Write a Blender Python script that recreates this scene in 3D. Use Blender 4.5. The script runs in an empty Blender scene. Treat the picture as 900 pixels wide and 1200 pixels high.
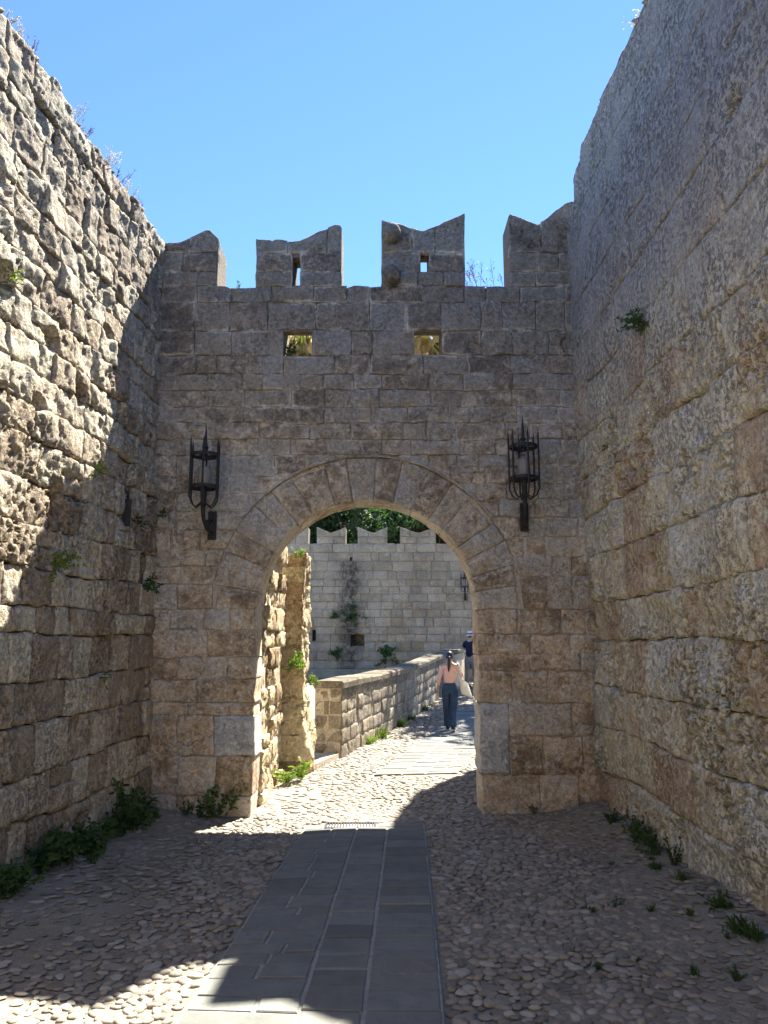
import bpy, math, random
import numpy as np
from mathutils import Vector, Matrix, Quaternion

# ------------------------------------------------------------------ camera, sky, sun, exposure
SC = bpy.context.scene
COL = SC.collection
CAM_H, PITCH, F = 1.8, math.atan(150 / 900), 900.0
cam_data = bpy.data.cameras.new('camera')
cam_data.sensor_fit = 'VERTICAL'; cam_data.sensor_height = 36.0
cam_data.lens = 36.0 * F / 1200.0
cam_data.clip_start = 0.05; cam_data.clip_end = 4000
cam = bpy.data.objects.new('camera', cam_data); COL.objects.link(cam)
cam.location = (0, 0, CAM_H); cam.rotation_euler = (math.pi / 2 + PITCH, 0, 0)
SC.camera = cam

SUN = Vector((0.55, 1.0, 1.57)).normalized()          # towards the sun
SUN_EL = math.asin(SUN.z); SUN_AZ = math.atan2(SUN.x, SUN.y)
world = bpy.data.worlds.new('World'); SC.world = world; world.use_nodes = True
wn = world.node_tree; wn.nodes.clear()
sky = wn.nodes.new('ShaderNodeTexSky'); sky.sky_type = 'NISHITA'; sky.sun_disc = False
sky.sun_elevation = SUN_EL; sky.sun_rotation = SUN_AZ
sky.air_density = 0.8; sky.dust_density = 0.0; sky.ozone_density = 10.0
wbg = wn.nodes.new('ShaderNodeBackground'); wbg.inputs['Strength'].default_value = 0.05
wout = wn.nodes.new('ShaderNodeOutputWorld')
wn.links.new(sky.outputs[0], wbg.inputs[0]); wn.links.new(wbg.outputs[0], wout.inputs[0])
sun_data = bpy.data.lights.new('sun', 'SUN'); sun_data.energy = 3.3; sun_data.angle = math.radians(0.53)
sun_data.color = (1.0, 0.94, 0.84)
sun = bpy.data.objects.new('sun', sun_data); COL.objects.link(sun)
sun.rotation_euler = (-SUN).to_track_quat('-Z', 'Y').to_euler()
SC.view_settings.view_transform = 'Standard'; SC.view_settings.look = 'None'
SC.view_settings.gamma = 1.0; SC.view_settings.use_curve_mapping = False
SC.cycles.diffuse_bounces = 8; SC.cycles.max_bounces = 12
SC.view_settings.exposure = 2.9

# ------------------------------------------------------------------ helpers
rng = random.Random(11)
CP, SP = math.cos(PITCH), math.sin(PITCH)
def ray(px, py):
    a, v = (px - 450) / F, (600 - py) / F
    return a, CP - v * SP, SP + v * CP
def on_y(px, py, Y):                       # a pixel's point on the wall plane y = Y
    a, b, c = ray(px, py); t = Y / b
    return a * t, Y, CAM_H + c * t
def on_z(px, py, Z=0.0):                   # a pixel's point on the level z = Z
    a, b, c = ray(px, py); t = (Z - CAM_H) / c
    return a * t, b * t, Z
def on_x(px, py, X):
    a, b, c = ray(px, py); t = X / a
    return X, b * t, CAM_H + c * t

def _hash(ix, iy, iz):
    h = (ix * 374761393 + iy * 668265263 + iz * 2147483647 + 974634777) & 0xffffffff
    h = ((h ^ (h >> 13)) * 1274126177) & 0xffffffff
    h = (h ^ (h >> 16)) & 0xffffffff
    h = (h * 2246822519) & 0xffffffff
    h = h ^ (h >> 15)
    return (h & 0xffff) / 32767.5 - 1.0
def vnoise(p):
    p = np.asarray(p, float); i = np.floor(p).astype(np.int64); f = p - i
    f = f * f * f * (f * (f * 6 - 15) + 10)
    x, y, z = i[..., 0], i[..., 1], i[..., 2]; fx, fy, fz = f[..., 0], f[..., 1], f[..., 2]
    r = 0
    for dx in (0, 1):
        wx = fx if dx else 1 - fx
        for dy in (0, 1):
            wy = fy if dy else 1 - fy
            for dz in (0, 1):
                wz = fz if dz else 1 - fz
                r = r + wx * wy * wz * _hash(x + dx, y + dy, z + dz)
    return r
def fbm(p, freq, octs=3, gain=.5):
    s = 0; a = 1
    for o in range(octs):
        s = s + a * vnoise(np.asarray(p) * freq + o * 13.7); freq *= 2.03; a *= gain
    return s
def n1(u, seed, freq=1.0):
    u = np.asarray(u, float)
    return vnoise(np.stack([u * freq, np.full_like(u, seed * 3.17), np.full_like(u, seed * 1.3 + .5)], -1))

def tag(o, label=None, cat=None, group=None, kind=None):
    if label: o['label'] = label
    if cat: o['category'] = cat
    if group: o['group'] = group
    if kind: o['kind'] = kind
    return o
def empty(name, loc=(0, 0, 0), rz=0):
    o = bpy.data.objects.new(name, None); COL.objects.link(o)
    o.location = loc; o.rotation_euler = (0, 0, rz); o.empty_display_size = .1
    return o
def mesh_obj(name, verts, faces, mat, parent=None, smooth=True, world_verts=True):
    me = bpy.data.meshes.new(name)
    if parent is not None and world_verts and tuple(parent.location) != (0, 0, 0):
        L = np.array(root_loc(parent)); verts = np.asarray(verts) - L
    me.from_pydata([tuple(map(float, v)) for v in verts], [], [tuple(map(int, f)) for f in faces])
    if smooth: me.polygons.foreach_set('use_smooth', [True] * len(me.polygons))
    me.materials.append(mat); me.update()
    o = bpy.data.objects.new(name, me); COL.objects.link(o)
    if parent is not None: o.parent = parent
    return o
def root_loc(p):
    v = Vector((0, 0, 0))
    while p is not None: v += Vector(p.location); p = p.parent
    return v

class MB:
    """collects shapes into one mesh"""
    def __init__(s): s.v = []; s.f = []
    def add(s, v, f):
        n = len(s.v); s.v.extend([tuple(q) for q in v]); s.f.extend([tuple(i + n for i in q) for q in f])
    def box(s, x0, x1, y0, y1, z0, z1):
        s.add([(x0, y0, z0), (x1, y0, z0), (x1, y1, z0), (x0, y1, z0), (x0, y0, z1), (x1, y0, z1), (x1, y1, z1), (x0, y1, z1)],
              [(0, 3, 2, 1), (4, 5, 6, 7), (0, 1, 5, 4), (1, 2, 6, 5), (2, 3, 7, 6), (3, 0, 4, 7)])
    def tube(s, pts, rad, n=8, flat=None):
        pts = [Vector(p) for p in pts]; rings = []
        rads = rad if isinstance(rad, (list, tuple)) else [rad] * len(pts)
        up = None
        for i, p in enumerate(pts):
            t = (pts[min(i + 1, len(pts) - 1)] - pts[max(i - 1, 0)]).normalized()
            if up is None:
                up = t.orthogonal().normalized()
            else:
                up = (up - t * up.dot(t))
                up = up.normalized() if up.length > 1e-5 else t.orthogonal().normalized()
            b = t.cross(up)
            rings.append([p + (up * math.cos(2 * math.pi * k / n) + b * math.sin(2 * math.pi * k / n)) * max(rads[i], 1e-4) for k in range(n)])
        v = [q for r in rings for q in r]; f = []
        for i in range(len(pts) - 1):
            for k in range(n):
                a, b2 = i * n + k, i * n + (k + 1) % n
                f.append((a, b2, b2 + n, a + n))
        f.append(tuple(reversed(range(n)))); f.append(tuple((len(pts) - 1) * n + k for k in range(n)))
        s.add(v, f)
    def lathe(s, prof, c=(0, 0, 0), n=20, closed=False):
        v = []; f = []
        for r, z in prof:
            for k in range(n):
                a = 2 * math.pi * k / n
                v.append((c[0] + r * math.cos(a), c[1] + r * math.sin(a), c[2] + z))
        m = len(prof)
        for i in range(m if closed else m - 1):
            for k in range(n):
                j = (i + 1) % m
                f.append((i * n + k, i * n + (k + 1) % n, j * n + (k + 1) % n, j * n + k))
        s.add(v, f)
    def build(s, name, mat, parent=None, smooth=False, world_verts=True):
        return mesh_obj(name, s.v, s.f, mat, parent, smooth, world_verts)

# ------------------------------------------------------------------ materials
def new_mat(name):
    m = bpy.data.materials.new(name); m.use_nodes = True
    nt = m.node_tree; nt.nodes.clear()
    out = nt.nodes.new('ShaderNodeOutputMaterial'); b = nt.nodes.new('ShaderNodeBsdfPrincipled')
    nt.links.new(b.outputs[0], out.inputs[0])
    return m, nt, b
class NT:
    def __init__(s, nt): s.nt = nt; s.pos = None
    def n(s, t, **kw):
        q = s.nt.nodes.new('ShaderNode' + t)
        for k, v in kw.items(): setattr(q, k, v)
        return q
    def lk(s, a, b): s.nt.links.new(a, b)
    def coords(s):
        if s.pos is None: s.pos = s.n('NewGeometry').outputs['Position']
        return s.pos
    def noise(s, scale, detail=4, rough=.55, vec=None, dist=0.0):
        q = s.n('TexNoise'); q.inputs['Scale'].default_value = scale; q.inputs['Detail'].default_value = detail
        q.inputs['Roughness'].default_value = rough; q.inputs['Distortion'].default_value = dist
        s.lk(vec if vec is not None else s.coords(), q.inputs['Vector']); return q.outputs['Fac']
    def voro(s, scale, feature='F1', vec=None, rand=1.0):
        q = s.n('TexVoronoi', feature=feature); q.inputs['Scale'].default_value = scale
        q.inputs['Randomness'].default_value = rand
        s.lk(vec if vec is not None else s.coords(), q.inputs['Vector']); return q.outputs['Distance']
    def ramp(s, fac, stops, interp='LINEAR'):
        q = s.n('ValToRGB'); q.color_ramp.interpolation = interp
        el = q.color_ramp.elements
        while len(el) < len(stops): el.new(.5)
        for e, (p, c) in zip(el, stops):
            e.position = p; e.color = c if len(c) == 4 else (*c, 1)
        s.lk(fac, q.inputs[0]); return q.outputs[0]
    def val(s, fac, a, b):                       # smooth threshold 0..1
        if a > b: return s.ramp(fac, [(b, (1, 1, 1)), (a, (0, 0, 0))])
        return s.ramp(fac, [(a, (0, 0, 0)), (b, (1, 1, 1))])
    def math(s, op, a, b=None, clamp=False):
        q = s.n('Math', operation=op, use_clamp=clamp)
        for i, x in enumerate((a, b)):
            if x is None: continue
            if isinstance(x, (int, float)): q.inputs[i].default_value = x
            else: s.lk(x, q.inputs[i])
        return q.outputs[0]
    def mix(s, fac, a, b, mode='MIX'):
        q = s.n('Mix', data_type='RGBA', blend_type=mode)
        for i, x in ((0, fac), (6, a), (7, b)):
            if isinstance(x, (int, float)): q.inputs[i].default_value = x
            elif isinstance(x, tuple): q.inputs[i].default_value = (*x, 1) if len(x) == 3 else x
            else: s.lk(x, q.inputs[i])
        return q.outputs[2]
    def bump(s, h, strength, dist, normal=None):
        q = s.n('Bump'); q.inputs['Strength'].default_value = strength; q.inputs['Distance'].default_value = dist
        s.lk(h, q.inputs['Height'])
        if normal is not None: s.lk(normal, q.inputs['Normal'])
        return q.outputs[0]
    def sep(s):
        q = s.n('SeparateXYZ'); s.lk(s.coords(), q.inputs[0]); return q.outputs
    def rand(s): return s.n('ObjectInfo').outputs['Random']

def stone_mat(name, cols, dark=(.055, .052, .05), lichen=(.0, .0), zlich=(3.0, 6.0), pale=.25, palecol=(.5, .46, .4),
              pit=1.0, var=.5, fine=1.0, ochre=0.0, warm_low=None, streak=None, pscale=34, smear=0.0, grain=.8, gain=(1.48, 1.41, 1.29)):
    m, nt, b = new_mat(name); N = NT(nt)
    cols = [tuple(min(.72, q * g) for q, g in zip(c, gain)) for c in cols]
    r = N.rand(); X, Y, Z = N.sep()
    big = N.noise(.9, 4, .6); mid = N.noise(5.0, 5, .62, dist=.3); fin = N.noise(38, 4, .65)
    f = N.math('ADD', N.math('MULTIPLY', mid, .75), N.math('MULTIPLY', N.math('SUBTRACT', r, .5), var))
    f = N.math('ADD', f, N.math('MULTIPLY', N.math('SUBTRACT', big, .5), .5))
    f = N.math('ADD', f, N.math('MULTIPLY', N.math('SUBTRACT', N.noise(16, 6, .72), .5), .55))
    c = N.ramp(f, [(.20, cols[0]), (.375, cols[1]), (.55, cols[2])])
    if warm_low:                                   # warmer stone used in the lower courses
        zf = N.n('MapRange'); zf.inputs[1].default_value = warm_low[0]; zf.inputs[2].default_value = warm_low[1]
        zf.inputs[3].default_value = 1; zf.inputs[4].default_value = 0
        N.lk(N.math('ADD', Z, N.math('MULTIPLY', N.math('SUBTRACT', big, .5), 2.2)), zf.inputs[0])
        c = N.mix(zf.outputs[0], c, N.mix(1.0, c, warm_low[2], 'MULTIPLY'))
    if ochre:
        c = N.mix(N.math('MULTIPLY', N.val(N.noise(2.3, 4, .6), .54, .7), ochre), c, (.36, .235, .115))
    # pale lime / mortar smears
    c = N.mix(N.math('MULTIPLY', N.val(N.noise(7.5, 6, .7, dist=.6), .52, .62), pale), c, palecol)
    if smear:                                      # lime mortar smeared over the stone edges
        at = N.n('Attribute'); at.attribute_name = 'joint'; at.attribute_type = 'GEOMETRY'
        sf = N.math('ADD', N.math('MULTIPLY', at.outputs['Fac'], .5), N.math('MULTIPLY', N.noise(4.2, 6, .7), .9))
        sf = N.math('MULTIPLY', N.math('MULTIPLY', N.val(sf, .66, .86), N.val(N.noise(1.3, 4, .65), .46, .62)), smear)
    # dark lichen, more of it high up
    zr = N.n('MapRange'); zr.inputs[1].default_value = zlich[0]; zr.inputs[2].default_value = zlich[1]
    zr.inputs[3].default_value = lichen[0]; zr.inputs[4].default_value = lichen[1]; N.lk(Z, zr.inputs[0])
    ln = N.noise(2.6, 8, .72, dist=.5)
    ln = N.math('ADD', ln, N.math('MULTIPLY', N.math('SUBTRACT', r, .5), .22))
    ln2 = N.noise(17, 5, .7)
    lf = N.val(N.math('ADD', N.math('ADD', N.math('MULTIPLY', ln, .75), N.math('MULTIPLY', ln2, .25)), N.math('MULTIPLY', zr.outputs[0], .3)), .49, .68)
    lf = N.math('MULTIPLY', lf, N.math('ADD', N.math('MULTIPLY', zr.outputs[0], .75), .10), True)
    c = N.mix(lf, c, dark)
    if smear: c = N.mix(sf, c, palecol)
    # vertical wash streaks
    if streak:
        mp = N.n('Mapping'); mp.inputs['Scale'].default_value = streak[0]; N.lk(N.coords(), mp.inputs['Vector'])
        sf = N.val(N.noise(1.0, 5, .6, vec=mp.outputs[0]), .5, .72)
        c = N.mix(N.math('MULTIPLY', sf, streak[1]), c, streak[2])
    # grain and pits
    pv = N.voro(pscale); pits = N.val(pv, .02, .34); pmask = N.val(N.noise(3.1, 4, .6), .4, .6)
    c = N.mix(N.math('MULTIPLY', N.math('SUBTRACT', 1.0, N.val(fin, .40, .56)), .4 * fine), c, N.mix(1.0, c, (.5, .48, .45), 'MULTIPLY'))
    gr = N.n('MapRange'); gr.inputs[1].default_value = .36; gr.inputs[2].default_value = .64
    gr.inputs[3].default_value = .62; gr.inputs[4].default_value = 1.36; N.lk(N.noise(23, 9, .82), gr.inputs[0])
    cc = N.n('CombineColor'); [N.lk(gr.outputs[0], cc.inputs[k]) for k in range(3)]
    c = N.mix(grain, c, cc.outputs[0], 'MULTIPLY')
    pn = N.val(N.noise(24, 7, .78), .49, .40)                       # shade of the pits painted dark, along with dirt in them
    pm2 = N.math('ADD', N.math('MULTIPLY', N.val(N.noise(1.9, 4, .6), .42, .58), .75), .25)
    pitf = N.math('MULTIPLY', pn, pm2)
    c = N.mix(N.math('MULTIPLY', pitf, min(.42, .28 * pit)), c, N.mix(1.0, c, (.42, .38, .34), 'MULTIPLY'))
    N.lk(c, b.inputs['Base Color']); b.inputs['Roughness'].default_value = .93
    b.inputs['Specular IOR Level'].default_value = .15
    h = N.math('ADD', N.math('MULTIPLY', fin, .5), N.math('MULTIPLY', N.noise(13, 7, .78), .8))
    h = N.math('ADD', h, N.math('MULTIPLY', N.math('MULTIPLY', pits, N.math('ADD', N.math('MULTIPLY', pmask, .8), .2)), .55 * pit))
    h = N.math('SUBTRACT', h, N.math('MULTIPLY', pitf, .35 * min(pit, 1.6)))
    N.lk(N.bump(h, 1.0, .024), b.inputs['Normal'])
    return m

M_LEFT = stone_mat('left_wall_stone', [(.26, .22, .17), (.40, .35, .28), (.52, .465, .38)], lichen=(.05, .6), zlich=(2.0, 6.0), pit=1.5, pale=.25, fine=1.0, ochre=.25, dark=(.22, .205, .18))
M_GATE = stone_mat('gate_stone', [(.22, .19, .157), (.49, .435, .36), (.68, .615, .52)], lichen=(.2, .9), zlich=(1.8, 5.8), smear=.8, pit=.7, pale=.75, var=.32, grain=1.0, palecol=(.70, .66, .58), warm_low=(1.0, 4.0, (1.0, .90, .78)), fine=.9, dark=(.09, .088, .086))
M_RIGHT = stone_mat('bastion_stone', [(.37, .305, .25), (.56, .48, .395), (.68, .60, .505)], lichen=(.0, 1.1), zlich=(3.2, 5.6), pit=1.7, pale=.15, var=.36, ochre=.3, dark=(.33, .32, .305), fine=.55, streak=((2.6, 2.6, .22), .3, (.42, .40, .37)))
M_FAR = stone_mat('far_wall_stone', [(.27, .245, .20), (.37, .345, .29), (.45, .42, .36)], lichen=(.5, .7), zlich=(1.0, 6.0), pit=.9, pale=.35, var=.95, smear=.5, dark=(.19, .182, .165), streak=((2.2, 2.2, .25), .45, (.2, .19, .17)), gain=(1.45, 1.32, 1.12), palecol=(.55, .51, .43), warm_low=(1.5, 4.0, (1.0, .88, .75)))
M_PARA = stone_mat('parapet_stone', [(.22, .195, .15), (.32, .285, .23), (.41, .37, .30)], lichen=(.4, .6), zlich=(.2, 1.2), smear=.5, gain=(1.25, 1.15, 1.0), pit=1.2, pale=.4, var=.7)
M_RUIN = stone_mat('ruin_stone', [(.28, .215, .14), (.42, .335, .225), (.52, .43, .30)], lichen=(.0, .25), zlich=(1.0, 3.5), pit=1.5, pale=.3, var=.7, ochre=.4)
M_MORTAR = stone_mat('mortar', [(.13, .115, .095), (.22, .195, .16), (.31, .28, .235)], lichen=(.1, .6), pit=1.0, pale=.3)
M_MORTAR_D = stone_mat('dark_mortar', [(.09, .075, .06), (.16, .135, .105), (.23, .2, .16)], lichen=(.1, .5), pit=1.2, pale=.1)
M_MORTAR_L = stone_mat('lime_mortar', [(.20, .18, .145), (.29, .26, .21), (.36, .325, .27)], lichen=(.0, .1), pit=.6, pale=.3)
M_MORTAR_G = stone_mat('gate_mortar', [(.24, .21, .175), (.36, .325, .275), (.45, .41, .35)], lichen=(.05, .8), zlich=(3.5, 5.6), pit=.6, pale=.4)
M_MARBLE = stone_mat('grey_marble', [(.45, .45, .44), (.56, .56, .545), (.66, .66, .64)], lichen=(.0, .1), pit=.8, pale=.35, fine=.8, var=.15, gain=(1, 1, 1), palecol=(.55, .55, .54))
M_BRICK = stone_mat('red_brick', [(.32, .10, .05), (.42, .14, .07), (.48, .18, .09)], pit=.5, pale=.1, gain=(1, 1, 1))

def simple_mat(name, col, rough=.6, metal=0.0, noise=None, bumpd=0.0, bscale=30, spec=.3):
    m, nt, b = new_mat(name); N = NT(nt)
    if noise:
        N.lk(N.mix(N.val(N.noise(noise[0], 4, .6), .35, .68), col, noise[1]), b.inputs['Base Color'])
    else: b.inputs['Base Color'].default_value = (*col, 1)
    b.inputs['Roughness'].default_value = rough; b.inputs['Metallic'].default_value = metal
    b.inputs['Specular IOR Level'].default_value = spec
    if bumpd: N.lk(N.bump(N.noise(bscale, 4, .6), .6, bumpd), b.inputs['Normal'])
    return m
M_IRON = simple_mat('wrought_iron', (.016, .018, .022), .6, .0, (25, (.035, .033, .032)), .004, 60)
M_GLASS = simple_mat('frosted_lamp_glass', (.22, .21, .19), .3)

def ground_mat():
    m, nt, b = new_mat('sandy_dirt'); N = NT(nt)
    c = N.ramp(N.math('ADD', N.math('MULTIPLY', N.noise(1.1, 5, .6), .6), N.math('MULTIPLY', N.noise(14, 5, .7), .4)),
               [(.3, (.195, .17, .135)), (.5, (.26, .23, .18)), (.68, (.325, .29, .23))])
    c = N.mix(N.math('MULTIPLY', N.val(N.voro(55), .28, .1), .5), c, (.50, .47, .41))
    N.lk(c, b.inputs['Base Color']); b.inputs['Roughness'].default_value = .95; b.inputs['Specular IOR Level'].default_value = .1
    h = N.math('ADD', N.noise(40, 5, .7), N.math('MULTIPLY', N.noise(7, 4, .6), 1.5))
    N.lk(N.bump(h, .8, .02), b.inputs['Normal']); return m
M_GROUND = ground_mat()
def pebble_mat(name):
    m, nt, b = new_mat(name); N = NT(nt)
    at = N.n('Attribute'); at.attribute_name = 'tone'; at.attribute_type = 'GEOMETRY'
    c = N.ramp(N.math('ADD', at.outputs['Fac'], N.math('MULTIPLY', N.math('SUBTRACT', N.noise(22, 4, .6), .5), .35)),
               [(.0, (.15, .132, .105)), (.35, (.235, .205, .16)), (.75, (.265, .235, .185)), (1.0, (.34, .31, .26))])
    c = N.mix(N.math('MULTIPLY', N.val(N.noise(3.0, 4, .65), .5, .68), .45), c, (.30, .26, .20))
    N.lk(c, b.inputs['Base Color']); b.inputs['Roughness'].default_value = .7; b.inputs['Specular IOR Level'].default_value = .3
    N.lk(N.bump(N.noise(60, 4, .6), .5, .006), b.inputs['Normal']); return m
M_PEB = pebble_mat('river_pebble')
def slab_mat(name, c0, c1, carved=False):
    m, nt, b = new_mat(name); N = NT(nt)
    r = N.rand()
    f = N.math('ADD', N.math('MULTIPLY', N.noise(6, 5, .6), .7), N.math('MULTIPLY', N.math('SUBTRACT', r, .4), .45))
    c = N.ramp(f, [(.2, c0), (.6, c1)])
    c = N.mix(N.math('MULTIPLY', N.val(N.noise(1.7, 5, .65), .46, .64), .4), c, (.22, .205, .172))
    c = N.mix(N.math('MULTIPLY', N.val(N.noise(11, 7, .75), .5, .62), .35), c, (.12, .118, .105))
    N.lk(c, b.inputs['Base Color']); b.inputs['Roughness'].default_value = .9; b.inputs['Specular IOR Level'].default_value = .08
    h = N.noise(24, 5, .65)
    if carved:
        h = N.math('ADD', N.math('MULTIPLY', N.val(N.noise(30, 1, .4, dist=2.2), .44, .56), 2.2), h)
    N.lk(N.bump(h, .5, .012), b.inputs['Normal']); return m
M_SLAB = slab_mat('slate_slab', (.14, .145, .132), (.21, .216, .195))
M_CARVED = slab_mat('carved_slab', (.15, .155, .14), (.21, .215, .195), True)
M_GROUT = simple_mat('grout', (.34, .325, .285), .95, 0, (20, (.25, .235, .205)), .01)
def leaf_mat(name, c0, c1, trans=.35):
    m, nt, b = new_mat(name); N = NT(nt)
    c = N.ramp(N.noise(9, 3, .6), [(.3, c0), (.68, c1)])
    N.lk(c, b.inputs['Base Color']); b.inputs['Roughness'].default_value = .6; b.inputs['Specular IOR Level'].default_value = .25
    t = N.n('BsdfTranslucent'); N.lk(N.mix(1.0, c, (1.5, 1.6, .8), 'MULTIPLY'), t.inputs[0])
    mx = N.n('MixShader'); mx.inputs[0].default_value = trans
    out = [q for q in nt.nodes if q.type == 'OUTPUT_MATERIAL'][0]
    N.lk(b.outputs[0], mx.inputs[1]); N.lk(t.outputs[0], mx.inputs[2]); N.lk(mx.outputs[0], out.inputs[0])
    return m
M_WEED = leaf_mat('weed_leaf', (.035, .07, .025), (.075, .13, .045))
M_WEED_L = leaf_mat('bright_weed_leaf', (.09, .15, .03), (.17, .22, .05))
M_DRY = leaf_mat('dry_grass', (.40, .34, .24), (.52, .45, .33), .3)
M_TWIG = leaf_mat('dry_stalk', (.10, .085, .06), (.17, .14, .09), .1)
M_PINE = leaf_mat('tree_foliage', (.022, .05, .020), (.06, .11, .042), .3)
M_BARK = simple_mat('bark', (.10, .075, .055), .95, 0, (8, (.17, .135, .10)), .03, 14)

# ------------------------------------------------------------------ ground
YG = 8.42                                    # front face of the gate wall
def xl(y, z): return -2.44 - .075 * (YG - y) - .022 * z
def xr(y, z): 
    y = np.asarray(y, float)
    return 2.25 - .012 * z + .004 * (YG - y) + np.where(y > YG, .02 * (y - YG) ** 2, 0) + np.where(y < 3.6, .05 * (3.6 - y) ** 2, 0)
def sstep(a, b, x):
    t = np.clip((np.asarray(x, float) - a) / (b - a), 0, 1); return t * t * (3 - 2 * t)
def gz(x, y):
    x = np.asarray(x, float); y = np.asarray(y, float)
    z = .34 * sstep(15, 27, y) + .02 * fbm(np.stack([x, y, x * 0], -1), .8, 2)
    near = 1 - sstep(8.2, 9.0, y)
    z = z + near * (.17 * np.clip((x - 1.35) / .9, 0, 1) ** 1.6 + .12 * np.clip((-x - 1.75) / .75, 0, 1.3) ** 1.5)
    return z
def gz1(x, y): return float(gz(np.array([x]), np.array([y]))[0])
def build_ground():
    far = [40, 60, 120, 300, 900, 2500]
    xs = np.concatenate([[-v for v in far[::-1]], np.linspace(-20, -4, 20)[:-1], np.arange(-4, 5, .12), np.linspace(5, 24, 20), far])
    ys = np.concatenate([[-2500, -600, -100, -30], np.linspace(-12, 2, 15)[:-1], np.arange(2, 17, .12), np.linspace(17, 40, 40), [60, 120, 300, 900, 2500]])
    X, Y = np.meshgrid(xs, ys)
    core = (np.abs(X) < 30) & (Y > -20) & (Y < 50)
    Z = np.where(core, gz(X, Y), .3 * sstep(15, 27, Y))
    P = np.stack([X, Y, Z], -1)
    Z = Z + np.where((np.abs(X) < 5) & (Y > 2) & (Y < 17), .006 * fbm(P, 3.0, 3), 0) - .009
    P[..., 2] = Z
    ny, nx = X.shape
    idx = np.arange(ny * nx).reshape(ny, nx)
    f = np.stack([idx[:-1, :-1], idx[:-1, 1:], idx[1:, 1:], idx[1:, :-1]], -1).reshape(-1, 4)
    o = mesh_obj('ground', P.reshape(-1, 3), f, M_GROUND); tag(o, kind='structure'); return o
ground = build_ground()

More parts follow.
